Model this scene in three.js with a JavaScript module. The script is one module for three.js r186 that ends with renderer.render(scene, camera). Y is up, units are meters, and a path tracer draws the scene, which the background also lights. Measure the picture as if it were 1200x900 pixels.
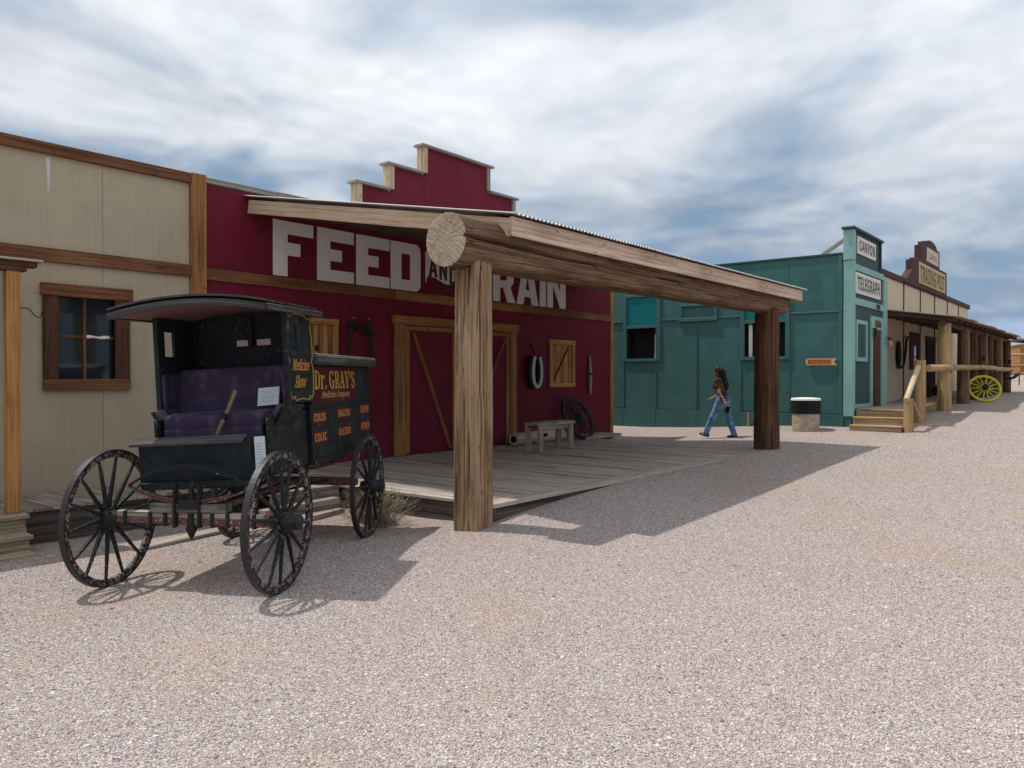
import * as THREE from 'three';
import { mergeGeometries, mergeVertices } from 'three/addons/utils/BufferGeometryUtils.js';
import { MarchingCubes } from 'three/addons/objects/MarchingCubes.js';

// ---------------------------------------------------------------- camera, sky, sun, exposure
// x runs along the row of buildings, -z runs into them, y is up, metres.
const scene = new THREE.Scene();
const camera = new THREE.PerspectiveCamera(52.13, 4 / 3, 0.1, 3000);
camera.position.set(0, 1.65, 0);
camera.lookAt(78.13, 1.65 - 0.87, -62.42);

const renderer = new THREE.WebGLRenderer({ antialias: true });
renderer.toneMapping = THREE.LinearToneMapping;
renderer.toneMappingExposure = 1.12;
renderer.shadowMap.enabled = true;

let seedState = 12345;
const rnd = () => { seedState = (seedState + 0x6d2b79f5) | 0; let t = Math.imul(seedState ^ (seedState >>> 15), 1 | seedState); t = (t + Math.imul(t ^ (t >>> 7), 61 | t)) ^ t; return ((t ^ (t >>> 14)) >>> 0) / 4294967296; };
const rr = (a, b) => a + (b - a) * rnd();
const lerp = (a, b, t) => a + (b - a) * t;
const clamp = (x, a = 0, b = 1) => Math.min(b, Math.max(a, x));
const sstep = (a, b, x) => { const t = clamp((x - a) / (b - a)); return t * t * (3 - 2 * t); };
const NT = new Float32Array(4096); for (let i = 0; i < 4096; i++) NT[i] = rnd();
// value noise, periodic with px, py cells
function vn(x, y, px = 256, py = 256, s = 0) {
  const xi = Math.floor(x), yi = Math.floor(y), fx = x - xi, fy = y - yi;
  const a = ((xi % px) + px) % px, b = ((yi % py) + py) % py, a1 = (a + 1) % px, b1 = (b + 1) % py;
  const h = (i, j) => NT[(Math.imul(i, 73856093) ^ Math.imul(j, 19349663) ^ Math.imul(s + 1, 83492791)) >>> 7 & 4095];
  const u = fx * fx * (3 - 2 * fx), v = fy * fy * (3 - 2 * fy);
  return lerp(lerp(h(a, b), h(a1, b), u), lerp(h(a, b1), h(a1, b1), u), v);
}
function fbm(x, y, o = 4, px = 256, py = 256, s = 0) { let t = 0, a = 0.5, n = 0; for (let i = 0; i < o; i++) { t += a * vn(x, y, px, py, s + i); n += a; x *= 2; y *= 2; px *= 2; py *= 2; a *= 0.5; } return t / n; }
function n3(x, y, z, s = 0) { return (vn(x + z * 0.37, y - z * 0.21, 997, 991, s) + vn(y + 3.3, z + x * 0.3, 997, 991, s + 3) + vn(z - y * 0.25 + 7, x + 1.7, 997, 991, s + 5)) / 3; }

const SUN = new THREE.Vector3(-0.14, 1, -0.42).normalize();
{
  const W = 2048, H = 1024, d = new Float32Array(W * H * 4);
  for (let j = 0; j < H; j++) {
    const el = ((j + 0.5) / H - 0.5) * Math.PI, y = Math.sin(el), c = Math.cos(el);
    for (let i = 0; i < W; i++) {
      const az = ((i + 0.5) / W - 0.5) * 2 * Math.PI, x = c * Math.cos(az), z = c * Math.sin(az), o = (j * W + i) * 4;
      const yy = Math.max(y, 0.0), k = 1 / (yy + 0.16), px = x * k + 46.5, pz = z * k + 41.3;
      // blue air, paler towards the horizon
      const hz = Math.exp(-yy * 7);
      const bl = [lerp(0.16, 0.34, hz), lerp(0.31, 0.50, hz), lerp(0.55, 0.72, hz)];
      // layered cloud: streets drawn out along one direction, broken up by warping
      const s1 = (px * 0.624 + pz * 0.781), s2 = (px * 0.781 - pz * 0.624);
      const w = fbm(px * 0.8, pz * 0.8, 4, 256, 256, 31) - 0.5, w2 = fbm(px * 0.8 + 9, pz * 0.8, 4, 256, 256, 47) - 0.5;
      const big = fbm(s1 * 0.55 + w * 1.5 + 3.1, s2 * 0.95 + w2 * 1.5 + 8.2, 4, 256, 256, 3);
      const mid = fbm(s1 * 1.7 + w * 2.2 + 1.7, s2 * 2.3 + w2 * 2.2, 5, 256, 256, 17);
      const wisp = fbm(s1 * 6.0 + w * 5, s2 * 7.0 + w2 * 5, 5, 256, 256, 21);
      const low = 1 - sstep(0.13, 0.40, yy);
      const cover = sstep(0.34, 0.56, big * 0.45 + mid * 0.4 + wisp * 0.15 + lerp(0.0, 0.24, sstep(0.03, 0.22, yy)));
      const dark = sstep(0.36, 0.74, big * 0.44 + mid * 0.38 + wisp * 0.18 - 0.07 + 0.205 * low);
      const fib = fbm(s1 * 19 + w * 9, s2 * 21 + w2 * 9, 4, 512, 512, 23);
      const puff = 1.0 + 0.24 * (mid - 0.5) + 0.30 * (wisp - 0.5) + 0.20 * (fib - 0.5);
      const cl = [lerp(0.885, 0.19, dark) * puff, lerp(0.905, 0.285, dark) * puff, lerp(0.935, 0.415, dark) * puff];
      for (let q = 0; q < 3; q++) d[o + q] = y >= 0 ? lerp(bl[q], cl[q], cover) : [0.30, 0.27, 0.25][q];
      d[o + 3] = 1;
    }
  }
  const t = new THREE.DataTexture(d, W, H, THREE.RGBAFormat, THREE.FloatType);
  t.mapping = THREE.EquirectangularReflectionMapping; t.magFilter = t.minFilter = THREE.LinearFilter; t.needsUpdate = true;
  scene.background = t; scene.environment = t;
}
const sun = new THREE.DirectionalLight(new THREE.Color().setRGB(1, 0.965, 0.905), 2.95);
sun.position.copy(SUN).multiplyScalar(80).add(new THREE.Vector3(14, 0, -6)); sun.target.position.set(14, 0, -6);
sun.castShadow = true; sun.shadow.mapSize.set(4096, 4096); sun.shadow.radius = 1.4;
Object.assign(sun.shadow.camera, { left: -45, right: 45, top: 45, bottom: -45, near: 1, far: 200 });
sun.name = 'sun'; scene.add(sun); sun.target.name = 'sun_target'; scene.add(sun.target);

// ---------------------------------------------------------------- textures and materials
const toS = (c) => 255 * (c <= 0.0031308 ? 12.92 * c : 1.055 * Math.pow(c, 1 / 2.4) - 0.055);
function tex(W, H, fn, bumpToo = true) {
  const a = new Uint8Array(W * H * 4), b = bumpToo ? new Uint8Array(W * H * 4) : null;
  for (let j = 0; j < H; j++) for (let i = 0; i < W; i++) {
    const [r, g, bl, h] = fn(i / W, j / H), o = (j * W + i) * 4;
    a[o] = clamp(toS(clamp(r)), 0, 255); a[o + 1] = clamp(toS(clamp(g)), 0, 255); a[o + 2] = clamp(toS(clamp(bl)), 0, 255); a[o + 3] = 255;
    if (b) { const q = clamp(h) * 255; b[o] = b[o + 1] = b[o + 2] = q; b[o + 3] = 255; }
  }
  const mk = (data, srgb) => { const t = new THREE.DataTexture(data, W, H, THREE.RGBAFormat); t.wrapS = t.wrapT = THREE.RepeatWrapping; t.magFilter = t.minFilter = THREE.LinearFilter; if (srgb) t.colorSpace = THREE.SRGBColorSpace; t.needsUpdate = true; return t; };
  return { map: mk(a, true), bump: b ? mk(b, false) : null };
}
const mix3 = (a, b, t) => [lerp(a[0], b[0], t), lerp(a[1], b[1], t), lerp(a[2], b[2], t)];
function std(color, o = {}) { const m = new THREE.MeshPhysicalMaterial({ roughness: 0.85, metalness: 0, specularIntensity: 0.35, ...o }); if (color) m.color.setRGB(...color); m.userData.uv = [2.4, 0.6]; return m; }
const shared = {};
// wood: u runs 2.4 m along the grain, v 0.6 m across it
function wood(light, mid, darkc, o = {}) {
  const { seed = 1, knots = 5, ownBump = false, crack = 0.5, streak = 1, W = 1024, H = 512, rough = 0.85, bump = 0.004, wear = null } = o;
  const kn = []; for (let i = 0; i < knots; i++) kn.push([rnd(), rnd(), rr(0.012, 0.03)]);
  const t = tex(W, H, (u, v) => {
    let dv = 0, kd = 0;
    for (const [ku, kv, kr] of kn) {
      let du = u - ku; du -= Math.round(du); let d2 = v - kv; d2 -= Math.round(d2);
      const a = du * 2.4, b = d2 * 0.6, e = Math.sqrt(a * a * 0.25 + b * b), f = Math.exp(-(e * e) / (kr * kr * 3));
      dv += f * Math.sign(b) * 0.02; kd = Math.max(kd, Math.exp(-(e * e) / (kr * kr * 0.35)));
    }
    const vv = v + dv + 0.02 * (fbm(u * 3, v * 3, 2, 3, 3, seed) - 0.5);
    const ring = fbm(u * 2, vv * 26, 3, 2, 26, seed + 5), g = fbm(u * 6, vv * 90, 3, 6, 90, seed + 9), f = vn(u * 40, vv * 256, 40, 256, seed + 13);
    const blot = fbm(u * 5, v * 3, 4, 5, 3, seed + 21);
    let s = 0.45 * ring + 0.4 * g + 0.15 * f; s = clamp(0.5 + (s - 0.5) * 2.3 * streak + (blot - 0.5) * 0.7);
    let c = s < 0.5 ? mix3(darkc, mid, s * 2) : mix3(mid, light, s * 2 - 1);
    const ck = vn(u * 5, vv * 70, 5, 70, seed + 33), cr = sstep(0.88, 0.97, ck) * sstep(0.45, 0.6, vn(u * 4, v * 9, 4, 9, seed + 35)) * crack;
    c = mix3(c, [darkc[0] * 0.35, darkc[1] * 0.33, darkc[2] * 0.3], clamp(cr));
    c = mix3(c, [darkc[0] * 0.55, darkc[1] * 0.5, darkc[2] * 0.45], kd * 0.8);
    if (wear) c = mix3(c, wear.c, sstep(wear.t, wear.t + 0.08, fbm(u * 24, v * 12, 4, 24, 12, seed + 51)));
    return [c[0], c[1], c[2], clamp(0.35 + 0.4 * g + 0.25 * f - cr * 0.8)];
  }, ownBump || !shared.wood); shared.wood ??= t.bump;
  const m = std(null, { map: t.map, bumpMap: t.bump ?? shared.wood, bumpScale: bump, roughness: rough }); m.userData.uv = [2.4, 0.6]; return m;
}
// painted rough-sawn sheet: u 2.4 m along, v 2.4 m up
function paint(base, dirt, o = {}) {
  const { seed = 1, amt = 0.5, streaks = 0.5, rough = 0.75, chips = null, bump = 0.003, W = 1024, H = 1024, fade = null } = o;
  const t = tex(W, H, (u, v) => {
    const blot = fbm(u * 4, v * 4, 5, 4, 4, seed), fine = vn(u * 256, v * 40, 256, 40, seed + 4), saw = fbm(u * 100, v * 10, 3, 100, 10, seed + 8);
    const st = fbm(u * 44, v * 2, 3, 44, 2, seed + 15), blot2 = fbm(u * 9, v * 7, 4, 9, 7, seed + 16);
    let c = mix3(base, dirt, clamp(amt * (sstep(0.4, 0.75, blot) * 0.8 + streaks * sstep(0.52, 0.8, st) * (0.4 + blot2))));
    if (fade) c = mix3(c, fade, 0.55 * sstep(0.5, 0.72, blot2));
    let k = 1 + 0.10 * (saw - 0.5) + 0.06 * (fine - 0.5); c = [c[0] * k, c[1] * k, c[2] * k];
    if (chips) { const q = sstep(chips.t, chips.t + 0.05, fbm(u * 30 * (chips.f ?? 1), v * 20 * (chips.f ?? 1), 4, 30 * (chips.f ?? 1), 20 * (chips.f ?? 1), seed + 40)); c = mix3(c, chips.c, q); }
    return [c[0], c[1], c[2], clamp(0.3 + 0.5 * saw + 0.2 * fine)];
  }, !shared.paint); shared.paint ??= t.bump;
  const m = std(null, { map: t.map, bumpMap: t.bump ?? shared.paint, bumpScale: bump, roughness: rough }); m.userData.uv = [2.4, 2.4]; return m;
}
const M = {};
M.deck = wood([0.56, 0.485, 0.425], [0.43, 0.365, 0.315], [0.22, 0.182, 0.155], { seed: 2, knots: 4, crack: 0.8, bump: 0.005 });
M.deckB = wood([0.48, 0.41, 0.36], [0.325, 0.27, 0.232], [0.14, 0.112, 0.094], { seed: 3, knots: 3, crack: 1, bump: 0.005 });
M.brownTrim = wood([0.27, 0.13, 0.066], [0.175, 0.076, 0.036], [0.085, 0.036, 0.018], { seed: 5, knots: 6 });
M.darkTrim = wood([0.13, 0.062, 0.036], [0.085, 0.04, 0.024], [0.04, 0.02, 0.013], { seed: 6, knots: 4 });
M.pine = wood([0.58, 0.315, 0.13], [0.46, 0.225, 0.083], [0.25, 0.105, 0.037], { seed: 7, knots: 9 });
M.pineDark = wood([0.44, 0.225, 0.09], [0.32, 0.15, 0.055], [0.16, 0.07, 0.028], { seed: 8, knots: 6 });
M.pale = wood([0.66, 0.52, 0.37], [0.54, 0.40, 0.27], [0.34, 0.225, 0.135], { seed: 10, knots: 7, crack: 0.4 });
M.palePink = wood([0.76, 0.615, 0.495], [0.63, 0.475, 0.36], [0.39, 0.265, 0.185], { seed: 11, knots: 9, crack: 0.5 });
M.grey = wood([0.48, 0.415, 0.345], [0.35, 0.292, 0.238], [0.13, 0.108, 0.085], { seed: 12, crack: 0.9 });
M.weather = wood([0.46, 0.325, 0.205], [0.33, 0.212, 0.124], [0.125, 0.072, 0.04], { seed: 14, knots: 4, crack: 1, bump: 0.012, streak: 0.85, ownBump: true });
M.logBrown = wood([0.29, 0.20, 0.132], [0.17, 0.10, 0.06], [0.06, 0.033, 0.019], { seed: 15, knots: 5, crack: 1, bump: 0.012, ownBump: true });
M.logDark = wood([0.19, 0.098, 0.056], [0.118, 0.056, 0.032], [0.04, 0.02, 0.012], { seed: 16, knots: 4, crack: 0.8, bump: 0.012 });
M.logTan = wood([0.55, 0.38, 0.20], [0.42, 0.27, 0.13], [0.22, 0.13, 0.06], { seed: 17, knots: 8, bump: 0.008 });
M.stepWood = wood([0.47, 0.40, 0.29], [0.36, 0.295, 0.20], [0.20, 0.155, 0.10], { seed: 18, knots: 5, crack: 0.6 });
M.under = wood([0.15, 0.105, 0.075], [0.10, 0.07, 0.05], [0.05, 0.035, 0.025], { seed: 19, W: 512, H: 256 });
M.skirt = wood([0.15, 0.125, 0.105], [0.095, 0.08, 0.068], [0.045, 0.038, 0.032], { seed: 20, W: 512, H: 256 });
M.red = paint([0.165, 0.0128, 0.031], [0.118, 0.0092, 0.0215], { seed: 30, amt: 0.7, streaks: 0.3, rough: 0.6, fade: [0.178, 0.0165, 0.038] });
M.beige = paint([0.47, 0.40, 0.285], [0.39, 0.325, 0.23], { seed: 31, amt: 0.55, streaks: 0.3, rough: 0.85 });
M.beigeFar = paint([0.62, 0.52, 0.375], [0.52, 0.43, 0.30], { seed: 32, amt: 0.5, W: 512, H: 512 });
M.teal = paint([0.054, 0.147, 0.136], [0.043, 0.115, 0.104], { seed: 33, amt: 0.7, streaks: 0.15, rough: 0.6, fade: [0.064, 0.162, 0.152] });
M.tealDark = paint([0.042, 0.082, 0.084], [0.034, 0.066, 0.066], { seed: 34, amt: 0.6, rough: 0.6, W: 512, H: 512 });
M.tealLight = paint([0.26, 0.46, 0.415], [0.205, 0.37, 0.335], { seed: 35, amt: 0.7, streaks: 0.1, rough: 0.65, W: 512, H: 512, chips: { t: 0.78, c: [0.33, 0.38, 0.32] } });
M.turq = paint([0.008, 0.17, 0.175], [0.007, 0.14, 0.15], { seed: 36, amt: 0.6, rough: 0.45, W: 512, H: 512 });
M.maroon = paint([0.072, 0.036, 0.034], [0.055, 0.028, 0.027], { seed: 37, amt: 0.6, W: 512, H: 512 });
M.white = paint([0.80, 0.765, 0.73], [0.70, 0.66, 0.625], { seed: 38, amt: 0.5, streaks: 0.1, W: 512, H: 512 });
M.roofTin = std([0.52, 0.52, 0.53], { roughness: 0.42, metalness: 0.75 });
M.flashing = std([0.78, 0.78, 0.78], { roughness: 0.6 });  // near-white colour that paints sunlight on the left porch roof edge
M.capGrey = wood([0.43, 0.385, 0.33], [0.31, 0.27, 0.225], [0.17, 0.145, 0.12], { seed: 22, W: 512, H: 256 });
M.iron = std([0.035, 0.033, 0.032], { roughness: 0.6, metalness: 0.5 });
M.black = std([0.012, 0.012, 0.013], { roughness: 0.55 });
M.dark = std([0.02, 0.018, 0.017], { roughness: 0.95 });
M.glassDark = new THREE.MeshPhysicalMaterial({ color: new THREE.Color().setRGB(0.02, 0.025, 0.03), roughness: 0.05, metalness: 0, specularIntensity: 1 }); M.glassDark.userData.uv = [1, 1];
M.pane = new THREE.MeshPhysicalMaterial({ color: 0xffffff, transmission: 1, thickness: 0, roughness: 0.03, ior: 1.5 }); M.pane.userData.uv = [1, 1];
// wagon
M.wagon = paint([0.019, 0.022, 0.025], [0.011, 0.012, 0.013], { seed: 60, amt: 0.9, rough: 0.5, W: 512, H: 512, fade: [0.028, 0.034, 0.037], chips: { t: 0.75, c: [0.12, 0.105, 0.09] } }); M.wagon.userData.uv = [1, 1];
M.dashPaint = paint([0.012, 0.020, 0.026], [0.008, 0.012, 0.015], { seed: 61, amt: 0.9, rough: 0.42, W: 512, H: 512, fade: [0.022, 0.036, 0.042] }); M.dashPaint.userData.uv = [1, 1];
M.wheelPaint = paint([0.028, 0.032, 0.038], [0.017, 0.018, 0.02], { seed: 62, amt: 0.9, rough: 0.55, W: 512, H: 512, chips: { t: 0.555, f: 1, c: [0.24, 0.18, 0.145] } }); M.wheelPaint.userData.uv = [0.5, 0.5];
M.spokePaint = paint([0.022, 0.025, 0.03], [0.014, 0.015, 0.017], { seed: 63, amt: 0.9, rough: 0.55, W: 512, H: 512, chips: { t: 0.70, f: 2, c: [0.17, 0.155, 0.14] } }); M.spokePaint.userData.uv = [0.5, 0.5];
M.tyreIron = std([0.052, 0.05, 0.05], { roughness: 0.5, metalness: 0.6 });
M.axleRed = paint([0.15, 0.062, 0.048], [0.10, 0.05, 0.04], { seed: 64, amt: 0.9, W: 512, H: 512, chips: { t: 0.64, f: 2, c: [0.30, 0.27, 0.245] } }); M.axleRed.userData.uv = [0.6, 0.6];
M.velvet = new THREE.MeshPhysicalMaterial({ color: new THREE.Color().setRGB(0.062, 0.045, 0.096), roughness: 0.95, specularIntensity: 0.3, sheen: 1, sheenRoughness: 0.4, sheenColor: new THREE.Color().setRGB(0.17, 0.14, 0.21) });
{ const t = tex(512, 512, (u, v) => { const b = fbm(u * 7, v * 7, 5, 7, 7, 71), f = vn(u * 128, v * 128, 128, 128, 73), k = 0.85 + 0.3 * b + 0.12 * (f - 0.5); const c = mix3([0.05, 0.036, 0.07], [0.082, 0.064, 0.105], sstep(0.5, 0.85, b)); return [c[0] * k, c[1] * k, c[2] * k, 0.5 * b + 0.5 * f]; }); M.velvet.color.set(0xffffff); M.velvet.map = t.map; M.velvet.bumpMap = t.bump; M.velvet.bumpScale = 0.003; M.velvet.userData.uv = [0.7, 0.7]; }
M.slab = wood([0.24, 0.225, 0.21], [0.135, 0.125, 0.118], [0.05, 0.046, 0.043], { seed: 65, W: 512, H: 256 });
M.roofEdge = wood([0.125, 0.122, 0.12], [0.07, 0.068, 0.068], [0.03, 0.029, 0.029], { seed: 69, W: 512, H: 256 });
M.ceilingPink = paint([0.22, 0.12, 0.12], [0.17, 0.09, 0.09], { seed: 66, W: 256, H: 256 });
M.paper = std([0.66, 0.70, 0.72], { roughness: 0.9 });
M.greenWheel = paint([0.022, 0.05, 0.037], [0.014, 0.031, 0.024], { seed: 67, amt: 0.8, W: 256, H: 256 }); M.greenWheel.userData.uv = [0.5, 0.5];
M.yellowWheel = paint([0.62, 0.57, 0.05], [0.5, 0.45, 0.05], { seed: 68, amt: 0.6, W: 256, H: 256 }); M.yellowWheel.userData.uv = [0.5, 0.5];
// end grain of sawn logs
{
  const t = tex(512, 512, (u, v) => {
    const x = (u - 0.47) * 2, y = (v - 0.52) * 2, r = Math.hypot(x, y), a = Math.atan2(y, x);
    const w = fbm(u * 5, v * 5, 4, 5, 5, 81) - 0.5, sp = fbm(u * 22, v * 22, 3, 22, 22, 87) - 0.5, ring = 0.5 + 0.5 * Math.sin((r * 13 + w * 2.4) * 2 * Math.PI), ar = (a / Math.PI + 1) * 40;
    const ray = (vn(ar, r * 3, 80, 256, 83) - 0.5) * sstep(0.0, 0.7, r), saw = vn((u * 0.6 + v) * 46, (u - v * 0.6) * 5, 256, 256, 88) - 0.5;
    let chk = 0; for (const [a0, r0, wd] of [[0.35, 0.02, 0.03], [2.6, 0.25, 0.016], [-1.9, 0.3, 0.02], [-0.75, 0.45, 0.014], [1.6, 0.4, 0.014]]) { let d = a - a0 - 0.25 * w; d -= Math.round(d / (2 * Math.PI)) * 2 * Math.PI; chk = Math.max(chk, Math.exp(-(d * d * r * r) / (wd * wd * 0.35)) * sstep(r0 + 0.1, r0 + 0.35, r) * (Math.abs(d) < 1.2 ? 1 : 0)); }
    let c = mix3([0.27, 0.20, 0.135], [0.50, 0.42, 0.32], clamp(0.55 + 0.10 * (ring - 0.5) + 0.35 * ray + 1.1 * w + 0.3 * sp + 0.18 * saw));
    c = mix3(c, [0.09, 0.062, 0.04], chk * 0.75); return [c[0], c[1], c[2], clamp(0.5 + 0.1 * ring + 0.25 * ray + 0.3 * saw + 0.3 * sp - 0.6 * chk)];
  });
  M.endGrain = std(null, { map: t.map, bumpMap: t.bump, bumpScale: 0.012, roughness: 0.9 }); M.endGrain.userData.uv = [1, 1];
}

// ---------------------------------------------------------------- builders
const used = new Map();
const numbered = (n) => { const k = used.get(n) ?? 0; used.set(n, k + 1); return k ? n + '_' + String(k).padStart(3, '0') : n; };
function mesh(name, geo, mat, parent) { const m = new THREE.Mesh(geo, mat); m.name = parent ? name : numbered(name); (parent ?? scene).add(m); return m; }
function thing(name, label, category, pos = [0, 0, 0], turn = 0, group) {
  const g = new THREE.Group(); g.name = numbered(name); g.position.set(...pos); g.rotation.y = turn; scene.add(g);
  g.userData = { label, category }; if (group) g.userData.group = group; return g;
}
function tag(o, label, category, group) { o.userData = { ...o.userData, label, category }; if (group) o.userData.group = group; return o; }
// box with chamfered edges, uv in metres over the material's texture size, grain along the given axis
function cbox(w, h, d, mat, o = {}) {
  const c = Math.min(o.ch ?? 0.006, w * 0.3, h * 0.3, d * 0.3), s = [w / 2, h / 2, d / 2], [su, sv] = mat.userData.uv ?? [1, 1];
  const big = s[0] >= s[1] && s[0] >= s[2] ? 0 : s[1] >= s[2] ? 1 : 2, gr = o.grain ?? big, ou = o.ou ?? rnd(), ov = o.ov ?? rnd();
  const P = [], U = [];
  const V = (sx, sy, sz, ax) => { const p = [sx * s[0], sy * s[1], sz * s[2]]; for (let k = 0; k < 3; k++) if (k !== ax) p[k] -= Math.sign(p[k]) * c; return p; };
  const put = (ps, ax) => {
    const cr = (a, b, e) => { const u = [b[0] - a[0], b[1] - a[1], b[2] - a[2]], v = [e[0] - a[0], e[1] - a[1], e[2] - a[2]]; return [u[1] * v[2] - u[2] * v[1], u[2] * v[0] - u[0] * v[2], u[0] * v[1] - u[1] * v[0]]; };
    const n = cr(ps[0], ps[1], ps[2]), m = ps.reduce((q, p) => [q[0] + p[0], q[1] + p[1], q[2] + p[2]], [0, 0, 0]);
    if (n[0] * m[0] + n[1] * m[1] + n[2] * m[2] < 0) ps = ps.slice().reverse();
    let a1 = gr, a2 = 3 - gr - ax; if (ax === gr) { a1 = (gr + 1) % 3; a2 = (gr + 2) % 3; }
    for (let k = 1; k + 1 < ps.length; k++) for (const p of [ps[0], ps[k], ps[k + 1]]) { P.push(...p); U.push(p[a1] / su + ou, p[a2] / sv + ov + ax * 0.31); }
  };
  for (let ax = 0; ax < 3; ax++) for (const q of [-1, 1]) {
    const o2 = [[-1, -1], [1, -1], [1, 1], [-1, 1]].map(([i, j]) => { const t = [0, 0, 0]; t[ax] = q; t[(ax + 1) % 3] = i; t[(ax + 2) % 3] = j; return V(...t, ax); }); put(o2, ax);
  }
  for (let ax = 0; ax < 3; ax++) for (const i of [-1, 1]) for (const j of [-1, 1]) {   // edge bevels run along ax
    const b1 = (ax + 1) % 3, b2 = (ax + 2) % 3, q = (e, f) => { const t = [0, 0, 0]; t[ax] = e; t[b1] = i; t[b2] = j; return V(...t, f); };
    put([q(-1, b1), q(1, b1), q(1, b2), q(-1, b2)], b1);
  }
  for (const i of [-1, 1]) for (const j of [-1, 1]) for (const k of [-1, 1]) put([V(i, j, k, 0), V(i, j, k, 1), V(i, j, k, 2)], 0);
  const g = new THREE.BufferGeometry(); g.setAttribute('position', new THREE.Float32BufferAttribute(P, 3)); g.setAttribute('uv', new THREE.Float32BufferAttribute(U, 2)); g.computeVertexNormals(); return g;
}
// box between two corners
function box(name, parent, mat, X, Y, Z, o = {}) {
  const m = mesh(name, cbox(Math.abs(X[1] - X[0]), Math.abs(Y[1] - Y[0]), Math.abs(Z[1] - Z[0]), mat, o), mat, parent);
  m.position.set((X[0] + X[1]) / 2, (Y[0] + Y[1]) / 2, (Z[0] + Z[1]) / 2); if (o.rot) m.rotation.set(...o.rot); return m;
}
function boxG(mat, X, Y, Z, o = {}) { return cbox(Math.abs(X[1] - X[0]), Math.abs(Y[1] - Y[0]), Math.abs(Z[1] - Z[0]), mat, o).translate((X[0] + X[1]) / 2, (Y[0] + Y[1]) / 2, (Z[0] + Z[1]) / 2); }
// beam from point a to point b with a w x h section
function barG(a, b, w, h, mat, o = {}) {
  const A = new THREE.Vector3(...a), B = new THREE.Vector3(...b), D = B.clone().sub(A), L = D.length(); D.normalize();
  let upv = o.up ? new THREE.Vector3(...o.up) : Math.abs(D.y) > 0.95 ? new THREE.Vector3(0, 0, 1) : new THREE.Vector3(0, 1, 0);
  const R = new THREE.Vector3().crossVectors(D, upv).normalize(); upv = new THREE.Vector3().crossVectors(R, D);
  return cbox(L, h, w, mat, { grain: 0, ...o }).applyMatrix4(new THREE.Matrix4().makeBasis(D, upv, R).setPosition(A.clone().add(B).multiplyScalar(0.5)));
}
const bar = (name, parent, a, b, w, h, mat, o) => mesh(name, barG(a, b, w, h, mat, o), mat, parent);
// a long timber or log along +x from 0 to L; prof(angle, t) gives the section radius
function timberG(L, prof, o = {}) {
  const { na = 40, nl = 40, uv = [2.4, 0.6], bend = 0, cap = true } = o, P = [], U = [], I = [], u0 = rnd(), v0 = rnd();
  for (let i = 0; i <= nl; i++) for (let j = 0; j <= na; j++) {
    const t = i / nl, a = (j / na) * 2 * Math.PI, r = prof(j === na ? 0 : a, t);
    P.push(t * L, Math.cos(a) * r + bend * Math.sin(Math.PI * t), Math.sin(a) * r); U.push(t * L / uv[0] + u0, (j / na) * Math.round(2 * Math.PI * prof(0, 0.5) / uv[1] + 0.5) + v0);
  }
  for (let i = 0; i < nl; i++) for (let j = 0; j < na; j++) { const a = i * (na + 1) + j, b = a + na + 1; I.push(a, a + 1, b, b, a + 1, b + 1); }
  if (cap) for (const i of [0, nl]) {
    const c = P.length / 3, x = i ? L : 0; P.push(x, i ? bend * Math.sin(Math.PI) : 0, 0); U.push(u0, v0);
    for (let j = 0; j <= na; j++) { const k = (i * (na + 1) + j) * 3; P.push(P[k], P[k + 1], P[k + 2]); U.push(u0 + P[k + 1] / uv[0], v0 + P[k + 2] / uv[1]); }
    for (let j = 0; j < na; j++) i ? I.push(c, c + 1 + j, c + 2 + j) : I.push(c, c + 2 + j, c + 1 + j);
  }
  const g = new THREE.BufferGeometry(); g.setAttribute('position', new THREE.Float32BufferAttribute(P, 3)); g.setAttribute('uv', new THREE.Float32BufferAttribute(U, 2)); g.setIndex(I); g.computeVertexNormals(); return g;
}
function discG(prof, na = 40) {   // sawn face in the y-z plane looking along -x
  const P = [-0.012, 0, 0], U = [0.5, 0.5], I = [], R = prof(0, 0) * 1.05;
  for (let j = 0; j <= na; j++) { const a = (j / na) * 2 * Math.PI, r = prof(j === na ? 0 : a, 0) * 0.985; P.push(-0.006, Math.cos(a) * r, Math.sin(a) * r); U.push(0.5 + Math.sin(a) * r / R / 2, 0.5 + Math.cos(a) * r / R / 2); }
  for (let j = 0; j < na; j++) I.push(0, j + 2, j + 1);
  const g = new THREE.BufferGeometry(); g.setAttribute('position', new THREE.Float32BufferAttribute(P, 3)); g.setAttribute('uv', new THREE.Float32BufferAttribute(U, 2)); g.setIndex(I); g.computeVertexNormals(); return g;
}
const logProf = (r0, r1, s = 0, amp = 0.06) => (a, t) => lerp(r0, r1, t) * (1 + amp * (n3(Math.cos(a) * 1.6 + 20, Math.sin(a) * 1.6 + 20, t * 9 + s, 5) - 0.5) * 2 + amp * 0.5 * (n3(Math.cos(a) * 5 + 20, Math.sin(a) * 5 + 20, t * 25 + s, 9) - 0.5));
const toUp = new THREE.Matrix4().makeRotationZ(Math.PI / 2);   // +x to +y
function logPost(name, parent, x, z, y0, y1, r, mat, o = {}) {
  const g = timberG(y1 - y0, logProf(r * 1.04, r * 0.94, x * 3.1, o.amp ?? 0.05), { na: o.na ?? 20, nl: o.nl ?? 14 }).applyMatrix4(toUp); const m = mesh(name, g, mat, parent); m.position.set(x, y0, z); return m;
}
function tubeG(pts, r, seg = 20, rad = 6) { return new THREE.TubeGeometry(new THREE.CatmullRomCurve3(pts.map((p) => new THREE.Vector3(...p))), seg, r, rad, false); }
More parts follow.
